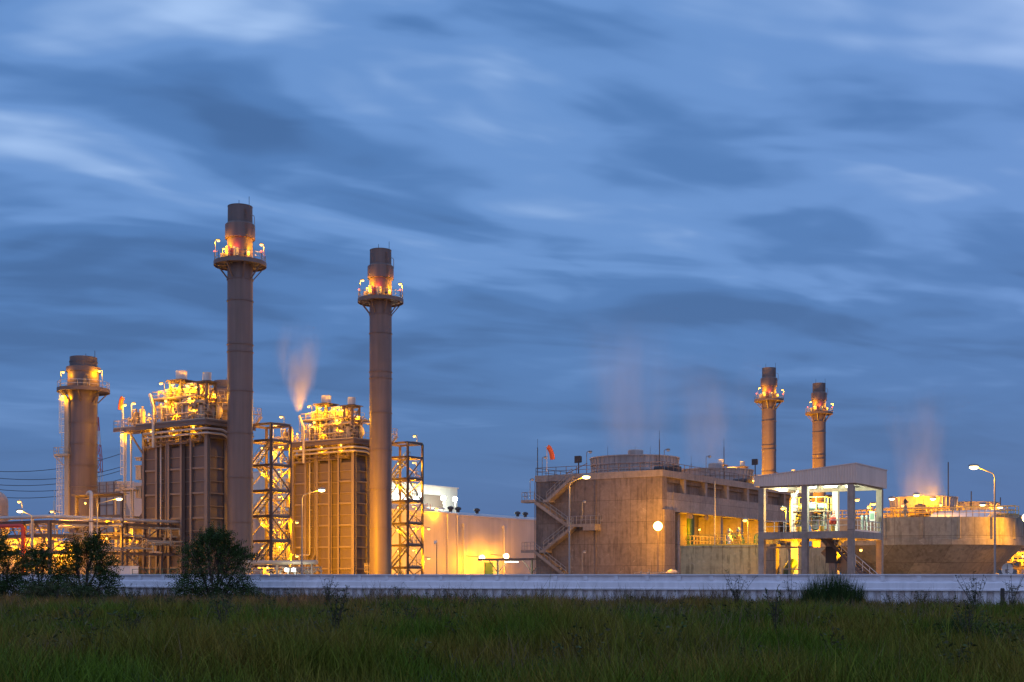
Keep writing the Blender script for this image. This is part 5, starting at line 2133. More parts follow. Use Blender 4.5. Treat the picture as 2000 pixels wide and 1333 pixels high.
def make_lattice_mast():
    x, y, z = W(192, 815, 330)
    rt = root("lattice_mast", "red and white lattice mast behind the short wide stack", "mast", (x, y, 0))
    n = 12
    Wr = mat("mast_white", (0.6, 0.58, 0.56), 0.5)
    Rd = mat("mast_red", (0.42, 0.06, 0.06), 0.5)
    zs = [z * k / n for k in range(n + 1)]
    hw = lambda q: 0.85 if q < z * 0.72 else max(0.06, 0.85 * (z - q) / (z * 0.28))
    for k in range(n):
        m = MB()
        a, b = zs[k], zs[k + 1]
        ha, hb = hw(a), hw(b)
        for sx, sy in ((1, 1), (1, -1), (-1, -1), (-1, 1)):
            m.bar((sx * ha, sy * ha, a), (sx * hb, sy * hb, b), 0.14)
        for s in (-1, 1):
            m.bar((-ha, s * ha, a), (hb, s * hb, b), 0.1)
            m.bar((ha, s * ha, a), (-hb, s * hb, b), 0.1)
            m.bar((-ha, s * ha, a), (ha, s * ha, a), 0.1)
        m.build("mast_section", Rd if k % 3 != 1 else Wr, rt)


make_lattice_mast()


def make_power_line(n_, pts, r, label):
    m = MB()
    out = []
    for (a, b) in zip(pts, pts[1:]):
        A, B = Vector(W(*a)), Vector(W(*b))
        for k in range(13):
            t = k / 12
            p = A.lerp(B, t)
            p.z -= 4 * 1.9 * t * (1 - t)
            out.append(p)
    m.path(out, r, 5)
    o = m.build("power_line", DARK)
    tag(o, label, "cable", "overhead power lines")


for i, (y0, y1, lab) in enumerate(((919, 888, "topmost of the sagging power lines at left"), (930, 914, "second highest power line at far left"), (944, 921, "third power line down at far left"),
                                   (952, 938, "fourth power line down at far left"), (968, 946, "lowest power line at far left"))):
    make_power_line(i, [(-40, y0, 300), (238, y1 - 2, 330)], 0.075, lab)

x, y, z = W(106, 958, 300)
t = root("line_post", "small power line post with cross arm insulators above the silver pipes", "post", (x, y, 0))
m = MB()
m.lathe([(0.4, 0), (0.28, z - 2.5), (0.1, z - 2.4), (0.08, z)], n=8)
m.build("pole", LIGHTP, t, True)
m = MB()
m.path([(-1.3, 0, z - 5.4), (0, 0, z - 4.7), (1.6, 0, z - 5.2)], 0.16, 6)
m.build("insulator_arm", DARK, t)

# ================================================================== ground-level things by the wall
f = Frame(*W(560, 1110, 150)[:2])
t = root("pump_skid", "white-lit skid of pipes and pumps at the foot of the yellow boiler", "machine", f.loc, RZ)
g = random.Random(31)
m = MB()
m.clutter((-7, 0, 0.4), (3.5, 3, 2.6), 60, g, 0.05, 0.14)
m.build("pipework", CREAM, t, True)
bulk_lamp(t, (-4.5, 1.5, 2.6), 260)
m = MB()
m.tube((-7.5, 0.5, 3.2), (4.2, 0.5, 3.2), 0.28, 10)
for x in (-7, -2, 3.5):
    m.bar((x, 0.5, 0), (x, 0.5, 3.0), 0.2)
m.build("pipe_bridge", CREAM, t, True)
for x in (0.4, 1.5):
    o = MB()
    o.box(x - 0.3, x + 0.3, -0.4, -0.1, 2.1, 2.55)
    o.tube((x, -0.2, 0), (x, -0.2, 2.1), 0.05, 6)
    o = o.build("floodlight", GALV, t)
    MB().ball((x, -0.5, 2.33), 0.28, 0.1, 0.2).build("lamp_lens", emit("white_flood_glow", (0.95, 1, 0.92), 14.0), o, True)
    point_light(o, (x, -0.9, 2.2), 60, (0.95, 1, 0.8), 0.15)

f = Frame(*W(225, 1105, 150)[:2])
t = root("crate_row", "pale equipment cabinets with green rail behind the wall at left", "cabinets", f.loc, RZ)
for k, x in enumerate((-1.6, 0.9)):
    m = MB()
    m.box(x, x + 1.7, 0, 1.2, 0.4, 2.7)
    m.box(x - 0.06, x + 1.76, -0.06, 1.26, 2.7, 2.78)
    m.box(x + 0.83, x + 0.87, -0.02, -0.001, 0.5, 2.6)
    m.build("cabinet", LIGHTP, t)
m = MB()
m.rail([(3, 0, 1.3), (10.5, 0, 1.3)], 1.1, step=1.3, kick=False)
m.build("rail", GREEN, t)

# carport with a white car beside the concrete tower
f = Frame(*W(985, 1100, 190)[:2])
t = root("carport", "small flat-roofed carport lit white beneath, left of the concrete tower", "carport", f.loc, RZ)
z = W(985, 1094, 190)[2]
m = MB()
m.box(-3.2, 6.5, -2.2, 4, z, z + 0.14)
m.box(-3.2, 6.5, -2.25, -2.15, z - 0.12, z + 0.2)
m.build("roof", STEEL, t)
for x in (-1.4, 4.6):
    m = MB()
    m.box(x - 0.12, x + 0.12, 0.3, 0.5, 0, z)
    m.bar((x, 0.4, z - 1.9), (x + 1.9, 0.4, z - 0.05), 0.09)
    m.bar((x, 0.4, z - 1.9), (x - 1.6, 0.4, z - 0.05), 0.09)
    m.build("post", STEEL, t)
o = MB()
o.box(0.2, 2.6, -0.4, 0.0, z - 0.28, z - 0.12)
o = o.build("ceiling_lamp", LIGHTP, t)
MB().box(0.3, 2.5, -0.35, -0.05, z - 0.36, z - 0.281).build("lamp_lens", E_WHT, o)
point_light(o, (1.4, -0.2, z - 0.7), 700, WHITE, 0.3)

X, Y, _ = f.w(3.6, -0.4)
t = root("parked_car", "white car parked under the carport, only its roof above the wall", "car", (X, Y, 0), RZ + R(90))
m = MB()
pr = [(-2.1, 0.35), (-2.15, 0.75), (-1.2, 0.95), (-0.6, 1.45), (0.9, 1.5), (1.7, 1.0), (2.1, 0.9), (2.15, 0.4)]
n = len(pr)
vs = [(x, -0.85 + (0.12 if zz > 1.2 else 0), zz) for x, zz in pr] + [(x, 0.85 - (0.12 if zz > 1.2 else 0), zz) for x, zz in pr]
m.add(vs, [tuple(range(n)), tuple(n + k for k in reversed(range(n)))] + [(i, n + i, n + (i + 1) % n, (i + 1) % n) for i in range(n)])
m.build("body", mat("car_paint", (0.75, 0.75, 0.75), 0.25, var=0.03), t)
m = MB()
m.hexa([(-0.95, -0.76, 1.02), (1.45, -0.76, 1.02), (1.45, 0.76, 1.02), (-0.95, 0.76, 1.02), (-0.62, -0.745, 1.4), (0.88, -0.745, 1.4), (0.88, 0.745, 1.4), (-0.62, 0.745, 1.4)])
m.build("window", DARK, t)
for x in (-1.35, 1.35):
    for yy in (-0.8, 0.8):
        m = MB()
        m.lathe([(0.2, -0.1), (0.33, -0.1), (0.33, 0.1), (0.2, 0.1)], (x, yy, 0.33), 16, "y")
        m.build("wheel", DARK, t, True)

# yellow-lit pipe racks and building at the right edge
f = Frame(*W(1945, 1105, 172)[:2])
t = root("pipe_rack", "yellow-lit pipework low at the right edge under the round tank's slope", "pipe rack", f.loc, RZ)
g = random.Random(77)
m = MB()
m.clutter((-4, 0, 0.4), (12, 4, 5.2), 90, g, 0.06, 0.16)
m.build("pipework", CREAM, t, True)
m = MB()
for x in (-3, 1, 5, 9):
    m.bar((x, 0, 0), (x, 0, 5.4), 0.25)
for zz in (2.6, 5.2):
    m.bar((-4, 0, zz), (12, 0, zz), 0.2, 0.3)
m.build("frame", STEEL, t)
for x in (-1, 3.5, 8):
    bulk_lamp(t, (x, -0.4, 4.2), 700, size=0.15)

f = Frame(*W(1992, 1010, 200)[:2])
z = W(1992, 1012, 200)[2]
t = root("control_building", "yellow-lit building with dark windows at the right edge", "building", f.loc, RZ)
m = MB()
m.box(0, 16, 0, 12, 0, z)
m.build("wall", HALL, t)
m = MB()
m.box(-0.5, 16, -0.6, 12, z, z + 0.3)
m.box(-0.4, 16, -1.6, -0.002, z - 4.0, z - 3.8)
m.build("roof", ROOFM, t)
for k in range(3):
    x = 0.6 + 2.6 * k
    m = MB()
    m.box(x, x + 1.9, -0.08, -0.001, z - 6.4, z - 4.3)
    o = m.build("window_frame", LIGHTP, t)
    m = MB()
    m.box(x + 0.12, x + 0.9, -0.1, -0.081, z - 6.25, z - 4.45)
    m.box(x + 1.0, x + 1.78, -0.1, -0.081, z - 6.25, z - 4.45)
    m.build("pane", mat("window_glass", (0.05, 0.06, 0.09), 0.08, spec=0.8, var=0.02), o)
for x in (0.6, 5.5):
    bulk_lamp(t, (x, -1.8, z - 2.2), 900, size=0.16)

x, y, z = W(1967, 1113, 120)
t = root("dish_antenna", "round pale dish just above the wall at the right end", "antenna", (x, y, 0), R(12))
m = MB()
m.lathe([(0.02, 0.22), (0.3, 0.18), (0.55, 0.05), (0.62, -0.05), (0.55, 0.08), (0.3, 0.22), (0.02, 0.26)], (0, 0, z), 24, "y")
m.build("dish", LIGHTP, t, True)
m = MB()
m.bar((0, -0.03, z - 0.5), (0, -0.03, z + 0.5), 0.05)
m.bar((0, 0.2, 0), (0, 0.2, z), 0.1)
m.tube((0, 0.2, z), (0, -0.3, z), 0.03, 6)
m.build("mount", STEEL, t)

# low yellow-lit pipes in front of the concrete tower
f = Frame(*W(1275, 1110, 162)[:2])
t = root("valve_rack", "low orange pipes and rails between the concrete corner and the pit", "pipes", f.loc, RZ)
m = MB()
m.rail([(-2.6, 0, 0.6), (3.2, 0, 0.6)], 1.4, step=1.1)
m.clutter((-2.5, 0.1, 0.4), (3.2, 1.2, 2.2), 24, random.Random(4), 0.06, 0.13)
m.lathe([(0.8, 1.9), (0.85, 2.0), (0.5, 2.35), (0.1, 2.45)], (2.4, 0.6, 0), 14)
m.tube((2.4, 0.6, 0), (2.4, 0.6, 1.95), 0.12, 8)
m.build("pipe", CREAM, t, True)

# ================================================================== steam
def steam(name, label, prof, density, loc, colr=(0.93, 0.9, 0.9), lean=(0, 0), seed=0.0, nscale=0.35):
    """Closed spindle of drifting steam. prof: (height, radius) from the source upward."""
    m = MB()
    H = prof[-1][0]
    n = 20
    vs, fs = [], []
    for h, r in prof:
        for k in range(n):
            a = 2 * math.pi * k / n
            t = h / H
            vs.append((r * math.cos(a) + lean[0] * t * t, r * math.sin(a) + lean[1] * t * t, h))
    for i in range(len(prof) - 1):
        for k in range(n):
            j = (k + 1) % n
            fs.append((i * n + k, i * n + j, (i + 1) * n + j, (i + 1) * n + k))
    fs.append(tuple(reversed(range(n))))
    fs.append(tuple((len(prof) - 1) * n + k for k in range(n)))
    m.add(vs, fs)
    mt = bpy.data.materials.new(name + "_vapour")
    mt.use_nodes = True
    t = mt.node_tree
    t.nodes.clear()
    pv = N(t, "ShaderNodeVolumePrincipled")
    pv.inputs["Color"].default_value = (*colr, 1)
    pv.inputs["Anisotropy"].default_value = 0.2
    tc = N(t, "ShaderNodeTexCoord")
    sep = N(t, "ShaderNodeSeparateXYZ")
    t.links.new(tc.outputs["Object"], sep.inputs[0])
    tz = mth(t, "DIVIDE", sep.outputs[2], H, clamp=True)
    t2 = mth(t, "MULTIPLY", tz, tz)
    dx = mth(t, "SUBTRACT", sep.outputs[0], mth(t, "MULTIPLY", t2, lean[0]))
    dy = mth(t, "SUBTRACT", sep.outputs[1], mth(t, "MULTIPLY", t2, lean[1]))
    rad = mth(t, "SQRT", mth(t, "ADD", mth(t, "MULTIPLY", dx, dx), mth(t, "MULTIPLY", dy, dy)))
    rr = N(t, "ShaderNodeValToRGB")
    cr = rr.color_ramp
    rm = max(r for _, r in prof)
    while len(cr.elements) < len(prof):
        cr.elements.new(0.5)
    for e, (h, r) in zip(cr.elements, prof):
        e.position = h / H
        e.color = (r / rm, r / rm, r / rm, 1)
    t.links.new(tz, rr.inputs[0])
    q = mth(t, "DIVIDE", rad, mth(t, "MULTIPLY", rr.outputs[0], rm))
    edge = mth(t, "SUBTRACT", 1.0, smooth(t, q, 0.15, 0.98))
    nz = noise(t, mapping(t, tc.outputs["Object"], loc=(seed, seed, 0), scale=(1, 1, 0.35)), nscale, 3, 0.55)
    fade = mth(t, "MULTIPLY", mth(t, "SUBTRACT", 1.0, smooth(t, tz, 0.25, 1.0)), smooth(t, tz, 0.0, 0.05))
    d = mth(t, "MULTIPLY", mth(t, "MULTIPLY", edge, smooth(t, nz, 0.36, 0.66)), mth(t, "MULTIPLY", fade, density))
    # thins as it widens
    d = mth(t, "DIVIDE", d, mth(t, "ADD", rr.outputs[0], 0.25))
    t.links.new(d, pv.inputs["Density"])
    o = N(t, "ShaderNodeOutputMaterial")
    t.links.new(pv.outputs[0], o.inputs["Volume"])
    ob = m.build(name, mt, None, True)
    ob.location = loc
    tag(ob, label, "steam", kind="stuff")
    return ob


x, y, z = W(583, 806, 204)
steam("steam_plume", "pinkish steam plume rising from the yellow boiler roof", [(0, 0.5), (1.5, 1.5), (4.5, 3.2), (9, 4.8), (15, 5.8)], 0.6, (x, y, z), lean=(0.6, 0))
X, Y, _ = CT.w(-11.7, 14.4)
steam("steam_plume", "faint violet steam drifting off the nearer concrete fan shroud", [(0, 5.6), (5, 7.0), (12, 9.0), (24, 15.0)], 0.06, (X, Y, 18.6), lean=(-1, 0), seed=4, nscale=0.12)
X, Y, _ = CT.w(-12.6, 45.0)
steam("steam_plume", "faint violet steam above the farther concrete fan shroud", [(0, 5.6), (5, 6.4), (12, 8.0), (22, 14.0)], 0.075, (X, Y, 18.9), lean=(1, 0), seed=9, nscale=0.12)
X, Y, _ = Frame(78, 218).w(-11.5, 13.5)
steam("steam_plume", "orange-tinted steam glowing above the yellow fan shrouds at right", [(0, 5.2), (5, 5.8), (10, 6.6), (22, 12.0)], 0.17, (X, Y, 15.6), lean=(-0.5, 0), seed=14, nscale=0.15)

# ================================================================== vegetation
def leaf_mat(name, c1, c2, c3=None, rough=0.6, scale=0.5):
    m = bpy.data.materials.new(name)
    m.use_nodes = True
    t = m.node_tree
    b = t.nodes["Principled BSDF"]
    b.inputs["Roughness"].default_value = rough
    b.inputs["Specular IOR Level"].default_value = 0.08
    geo = N(t, "ShaderNodeNewGeometry")
    tc = N(t, "ShaderNodeTexCoord")
    big = smooth(t, noise(t, tc.outputs["Object"], scale, 4, 0.6), 0.38, 0.62)
    c = mixc(t, big, c1, c2)
    if c3:
        ys = N(t, "ShaderNodeSeparateXYZ")
        t.links.new(tc.outputs["Object"], ys.inputs[0])
        far = mth(t, "ADD", mth(t, "MULTIPLY", smooth(t, ys.outputs[1], 42, 76), 0.9), mth(t, "MULTIPLY_ADD", noise(t, tc.outputs["Object"], 0.14, 4, 0.6), 2.6, -1.45), clamp=True)
        c = mixc(t, far, c, c3)
    v = mth(t, "MULTIPLY_ADD", geo.outputs["Random Per Island"], 1.1, 0.45)
    hsv = N(t, "ShaderNodeHueSaturation")
    t.links.new(c, hsv.inputs["Color"])
    t.links.new(v, hsv.inputs["Value"])
    t.links.new(hsv.outputs[0], b.inputs["Base Color"])
    MATS[name] = m
    return m


GRASS = leaf_mat("grass_blades", (0.085, 0.140, 0.011), (0.190, 0.140, 0.022), (0.340, 0.155, 0.055), 0.6, 0.28)
LEAF = leaf_mat("shrub_leaves", (0.030, 0.062, 0.018), (0.055, 0.085, 0.025), rough=0.5, scale=1.2)
WEED = leaf_mat("weed_leaves", (0.045, 0.072, 0.022), (0.080, 0.075, 0.035), rough=0.6, scale=1.5)
DRYG = leaf_mat("dry_grass", (0.14, 0.095, 0.055), (0.20, 0.14, 0.085), rough=0.7, scale=1.0)
BARK = mat("bark", (0.06, 0.045, 0.035), 0.9, var=0.3, vscale=3)


def mesh_np(name, V, F4, m, parent=None):
    me = bpy.data.meshes.new(name)
    nv, nf, k = len(V), len(F4), F4.shape[1]
    me.vertices.add(nv)
    me.vertices.foreach_set("co", V.astype(np.float32).ravel())
    me.loops.add(nf * k)
    me.loops.foreach_set("vertex_index", F4.astype(np.int32).ravel())
    me.polygons.add(nf)
    me.polygons.foreach_set("loop_start", np.arange(nf, dtype=np.int32) * k)
    me.polygons.foreach_set("loop_total", np.full(nf, k, dtype=np.int32))
    me.update(calc_edges=True)
    me.materials.append(m)
    o = bpy.data.objects.new(name, me)
    COL.objects.link(o)
    if parent is not None:
        o.parent = parent
    return o


def blades(P, h, lean, width, seed, curl=0.5):
    """P: (n,3) roots. Each blade is two quads narrowing to a tip, bending over along a random heading."""
    r = np.random.default_rng(seed)
    n = len(P)
    a = r.uniform(0, 2 * np.pi, n)
    dx, dy = np.cos(a), np.sin(a)
    b = r.uniform(0, 2 * np.pi, n)
    wx, wy = np.cos(b) * width, np.sin(b) * width
    out = []
    for t, ww in ((0, 1.0), (0.5, 0.75), (1.0, 0.08)):
        k = lean * h * (t ** 2)
        cx = P[:, 0] + dx * k
        cy = P[:, 1] + dy * k
        cz = P[:, 2] + h * t * (1 - curl * 0.35 * lean * t)
        out.append(np.stack([cx - wx * ww, cy - wy * ww, cz], -1))
        out.append(np.stack([cx + wx * ww, cy + wy * ww, cz], -1))
    V = np.stack(out, 1).reshape(-1, 3)
    base = (np.arange(n) * 6)[:, None]
    F4 = np.concatenate([base + np.array([[0, 1, 3, 2]]), base + np.array([[2, 3, 5, 4]])], 0)
    return V, F4


def lowfreq(x, y, s):
    return 0.5 + 0.25 * (np.sin(x * 0.37 * s + 1.1 * np.sin(y * 0.23 * s)) + np.sin(y * 0.31 * s + 1.7 * np.sin(x * 0.19 * s + 0.6)))


def make_grass():
    r = np.random.default_rng(3)
    Vs, Fs, off = [], [], 0
    for (ya, yb, dens, hm, wd) in ((15, 21, 260, 0.62, 0.008), (21, 28, 300, 0.66, 0.0085), (28, 38, 210, 0.56, 0.011), (38, 52, 120, 0.50, 0.014), (52, 84, 75, 0.50, 0.018)):
        area = (yb - ya) * (0.82 * (ya + yb) / 2 + 23)
        n = int(area * dens)
        y = r.uniform(ya, yb, n)
        x = r.uniform(-1, 1, n) * (0.41 * y + 11.5)
        clump = lowfreq(x, y, 2.3) * 0.6 + lowfreq(y + 40, x, 5.1) * 0.4
        keep = r.uniform(0, 1, n) < 0.25 + 0.9 * clump
        wall_y = 1 / (0.01253 + (x / y * F + 400) * 2.544e-6)
        keep &= y < wall_y - 0.4
        x, y, clump = x[keep], y[keep], clump[keep]
        h = hm * r.uniform(0.4, 1.3, len(x)) * (0.25 + 1.25 * clump)
        h *= np.where(r.uniform(0, 1, len(x)) < 0.02, 1.6, 1.0)
        P = np.stack([x, y, field_h(x, y) - 0.02], -1)
        V, F4 = blades(P, h, r.uniform(0.1, 0.75, len(x)), wd * r.uniform(0.7, 1.3, len(x)), int(ya))
        Vs.append(V)
        Fs.append(F4 + off)
        off += len(V)
    # tufts that stand above the sward
    nt_ = 240
    cy = 20 + 60 * r.uniform(0, 1, nt_) ** 1.3
    cx = r.uniform(-1, 1, nt_) * 0.42 * cy
    k = 110
    rr = np.repeat(r.uniform(0.25, 0.7, nt_), k)
    a, q = r.uniform(0, 2 * np.pi, nt_ * k), np.sqrt(r.uniform(0, 1, nt_ * k))
    x, y = np.repeat(cx, k) + rr * q * np.cos(a), np.repeat(cy, k) + rr * q * np.sin(a)
    h = np.repeat(r.uniform(0.5, 0.95, nt_), k) * r.uniform(0.5, 1.1, nt_ * k) * (1.1 - 0.4 * q)
    ok = y < 1 / (0.01253 + (x / y * F + 400) * 2.544e-6) - 0.5
    P = np.stack([x, y, field_h(x, y) - 0.02], -1)[ok]
    V, F4 = blades(P, h[ok], r.uniform(0.1, 0.7, len(P)), 0.00028 * y[ok] * r.uniform(0.7, 1.3, len(P)), 99)
    Vs.append(V)
    Fs.append(F4 + off)
    o = mesh_np("grass", np.concatenate(Vs), np.concatenate(Fs), GRASS)
    tag(o, "tall dark green grass covering the open field", "grass", kind="stuff")


make_grass()


def make_dry_stalks():
    """Withered stalks scattered in drifts through the field."""
    r = np.random.default_rng(17)
    n = 26000
    y = 20 + 62 * r.uniform(0, 1, n)
    x = r.uniform(-1, 1, n) * 0.42 * y
    ok = (lowfreq(x + 9, y * 0.8, 1.7) + 0.25 * r.uniform(-1, 1, n) > 0.60) & (y < 1 / (0.01253 + (x / y * F + 400) * 2.544e-6) - 0.5)
    x, y = x[ok], y[ok]
    # a ragged fringe at the foot of the wall
    m_ = 15000
    tpx = r.uniform(-150, 2150, m_)
    wy = 1 / (0.01253 + (tpx - 600) * 2.544e-6)
    fy = wy - 0.5 - 7 * r.uniform(0, 1, m_) ** 2
    fx = (tpx - 1000) / F * wy
    ok = lowfreq(fx * 1.3 + 4, fy * 0.3, 2.9) + 0.3 * r.uniform(-1, 1, m_) > 0.45
    fx, fy = fx[ok], fy[ok]
    hh = np.concatenate([r.uniform(0.35, 0.95, len(x)), (0.45 + 0.85 * r.uniform(0, 1, len(fx)) ** 2.2) * (0.5 + 0.8 * lowfreq(fx, fy, 3.7))])
    x, y = np.concatenate([x, fx]), np.concatenate([y, fy])
    P = np.stack([x, y, field_h(x, y) - 0.02], -1)
    V, F4 = blades(P, hh, r.uniform(0.05, 0.9, len(x)), 0.00022 * y, 5)
    tag(mesh_np("dry_grass", V, F4, DRYG), "withered brown stalks scattered in drifts through the green field", "dry grass", kind="stuff")


make_dry_stalks()


def make_undergrowth():
    """Broad-leaved weeds too many to count, scattered through the grass."""
    r = np.random.default_rng(41)
    n = 420
    y = 21 + 58 * r.uniform(0, 1, n) ** 1.2
    x = r.uniform(-1, 1, n) * 0.42 * y
    keep = lowfreq(y * 0.9, x + 5, 1.9) > 0.42
    x, y = x[keep], y[keep]
    n = len(x)
    hh = r.uniform(0.45, 1.05, n)
    V, k, S = [], 46, 5
    for i in range(n):
        a = r.uniform(0, 2 * np.pi, S)
        tip = np.stack([np.cos(a) * 0.35 * hh[i], np.sin(a) * 0.35 * hh[i], hh[i] * r.uniform(0.6, 1.0, S)], -1)
        base = np.array([x[i], y[i], field_h(x[i:i + 1], y[i:i + 1])[0]])
        wd = np.array([0.00022 * y[i], 0, 0])
        for t in tip:
            V.append(np.stack([base - wd, base + wd, base + t + wd * 0.3, base + t - wd * 0.3]))
        s_, t_ = r.integers(0, S, k), r.uniform(0.3, 1.0, k)
        c = base + tip[s_] * t_[:, None]
        d = r.normal(size=(k, 3)) * np.array([1, 1, 0.6])
        d /= np.linalg.norm(d, axis=1)[:, None]
        L = r.uniform(0.05, 0.13, k)[:, None]
        w_ = np.cross(d, r.normal(size=(k, 3)))
        w_ /= np.linalg.norm(w_, axis=1)[:, None]
        q = np.stack([c, c + d * L * 0.5 + w_ * L * 0.22, c + d * L, c + d * L * 0.5 - w_ * L * 0.22], 1)
        V += list(q)
    V = np.array(V).reshape(-1, 3)
    tag(mesh_np("undergrowth", V, np.arange(len(V)).reshape(-1, 4), WEED), "low leafy weeds scattered through the grass of the field", "weeds", kind="stuff")


make_undergrowth()


def tussock(px, Y, rx, ry, h, n, label, m, name="grass_tussock", lean=0.55, w=0.009, group=None):
    r = np.random.default_rng(int(px) * 7 + int(Y))
    x0 = (px - 1000) / F * Y
    a, q = r.uniform(0, 2 * np.pi, n), np.sqrt(r.uniform(0, 1, n))
    P = np.stack([rx * q * np.cos(a), ry * q * np.sin(a), np.zeros(n) - 0.05], -1)
    hh = h * r.uniform(0.55, 1.1, n) * (1.05 - 0.45 * q)
    V, F4 = blades(P, hh, r.uniform(0.08, lean, n), w * r.uniform(0.7, 1.4, n), int(px))
    o = mesh_np(name, V, F4, m)
    o.location = (x0, Y, float(field_h(np.array([x0]), np.array([Y]))[0]))
    tag(o, label, "grass clump", group)
    return o


tussock(1625, 62, 1.55, 0.8, 2.25, 2100, "tall dense reed clump against the wall below the pavilion", LEAF, "reed_clump", 0.3, 0.014)
tussock(1870, 31, 0.8, 0.5, 0.95, 1100, "dark bushy grass clump low at right", LEAF, group="dark grass clumps")
tussock(1600, 40, 1.0, 0.6, 0.75, 900, "bright green grass mound in the middle of the field at right", GRASS, group="dark grass clumps")
tussock(1200, 43, 1.2, 0.6, 0.7, 900, "low grass mound right of the field's centre", GRASS, group="dark grass clumps")
tussock(110, 25, 0.9, 0.5, 0.62, 1400, "withered brown grass heap in the bottom left corner", DRYG, "dry_grass_heap", 1.1)
tussock(205, 26.5, 0.6, 0.4, 0.6, 800, "small withered grass heap right of the bottom left heap", DRYG, "dry_grass_heap", 1.1)
for i, (px, hh) in enumerate(((1270, 1.15), (1345, 0.95), (1395, 1.2), (1560, 1.0), (1690, 0.8), (1840, 0.85))):
    labs = ["dry reddish reeds below the glaring floodlight", "dry reddish reeds left of the leafless weeds", "dense dry reeds just left of the spiky weed", "dry reeds at the left foot of the big reed clump",
            "dry reeds at the right foot of the big reed clump", "dry reeds below the round tank's middle"]
    tussock(px, 63, 1.1, 0.5, hh, 420, labs[i], DRYG, "dry_reeds", 0.5, 0.013, "dry reeds along the wall")


def shrub(px, Y, height, crown, n_front, label, seed, name="shrub", m=LEAF, leaf=(0.095, 0.03), fl=0.6, low=0.05, cat="shrub", group=None, sc=1.0):
    """Woody shrub: stems branching out to feathery sprays of small leaflets. crown: list of (dx, z, rx, rz, weight)."""
    g = np.random.default_rng(seed)
    rg = random.Random(seed)
    x0 = (px - 1000) / F * Y
    rt = root(name, label, cat, (x0, Y, float(field_h(np.array([x0]), np.array([Y]))[0])), 0, group)
    rt.scale = (sc, sc, sc)
    wsum = sum(c[4] for c in crown)
    tips = []
    for (dx, z, rx, rz, wgt) in crown:
        k = int(n_front * wgt / wsum)
        d = g.normal(size=(k, 3))
        d /= np.linalg.norm(d, axis=1)[:, None]
        q = g.uniform(0.35, 1.0, k) ** 0.6
        # ragged outline
        q *= 0.62 + 0.75 * g.uniform(0, 1, k) * (0.6 + 0.8 * lowfreq(d[:, 0] * 9 + seed, d[:, 2] * 9, 1.0))
        p = np.stack([dx + d[:, 0] * rx * q, d[:, 1] * rx * 0.8 * q, z + d[:, 2] * rz * q], -1)
        tips.append(p[p[:, 2] > low])
    T = np.concatenate(tips)
    # stems
    st = MB()
    for c in crown:
        base = Vector((rg.uniform(-0.12, 0.12), rg.uniform(-0.1, 0.1), -0.05))
        top = Vector((c[0], 0, c[1] + c[3] * 0.3))
        mid = base.lerp(top, 0.45) + Vector((rg.uniform(-0.15, 0.15), rg.uniform(-0.15, 0.15), 0.1))
        st.tube(base, mid, 0.055, 6, 0.04)
        st.tube(mid, top, 0.04, 6, 0.02)
        for _ in range(9):
            s = mid.lerp(top, rg.random())
            e = Vector((c[0] + rg.uniform(-1, 1) * c[2] * 0.85, rg.uniform(-1, 1) * c[2] * 0.6, max(0.2, c[1] + rg.uniform(-0.8, 1) * c[3] * 0.85)))
            st.tube(s, s.lerp(e, 0.5) + Vector((0, 0, 0.08)), 0.02, 5, 0.014)
            st.tube(s.lerp(e, 0.5) + Vector((0, 0, 0.08)), e, 0.014, 5, 0.006)
    st.build("stem", BARK, rt, True)
    # sprays
    n = len(T)
    ctr = np.array([0, 0, height * 0.45])
    out = T - ctr
    out /= np.linalg.norm(out, axis=1)[:, None] + 1e-6
    ax = out + g.normal(size=(n, 3)) * 0.55 + np.array([0, 0, 0.05])
    ax /= np.linalg.norm(ax, axis=1)[:, None]
    side = np.cross(ax, g.normal(size=(n, 3)))
    side /= np.linalg.norm(side, axis=1)[:, None] + 1e-6
    nrm = np.cross(ax, side)
    k = 9
    Vs = []
    Lr = fl * g.uniform(0.6, 1.2, n)
    for i in range(k):
        t = (i + 0.6) / k
        c = T + ax * (Lr * t)[:, None] - np.array([0, 0, 1.0]) * (0.22 * Lr * t * t)[:, None]
        sgn = 1 if i % 2 else -1
        la = leaf[0] * g.uniform(0.7, 1.3, n)
        d2 = side * sgn * 0.85 + ax * 0.5 + nrm * g.uniform(-0.4, 0.4, n)[:, None]
        d2 /= np.linalg.norm(d2, axis=1)[:, None]
        w2 = np.cross(d2, nrm)
        w2 /= np.linalg.norm(w2, axis=1)[:, None] + 1e-6
        w2 = w2 * leaf[1]
        e = c + d2 * la[:, None]
        mpt = c + d2 * (la * 0.5)[:, None]
        Vs.append(np.stack([c, mpt + w2, e, mpt - w2], 1))
    V = np.concatenate(Vs, 0).reshape(-1, 3)
    F4 = np.arange(len(V)).reshape(-1, 4)
    mesh_np("foliage", V, F4, m, rt)
    return rt


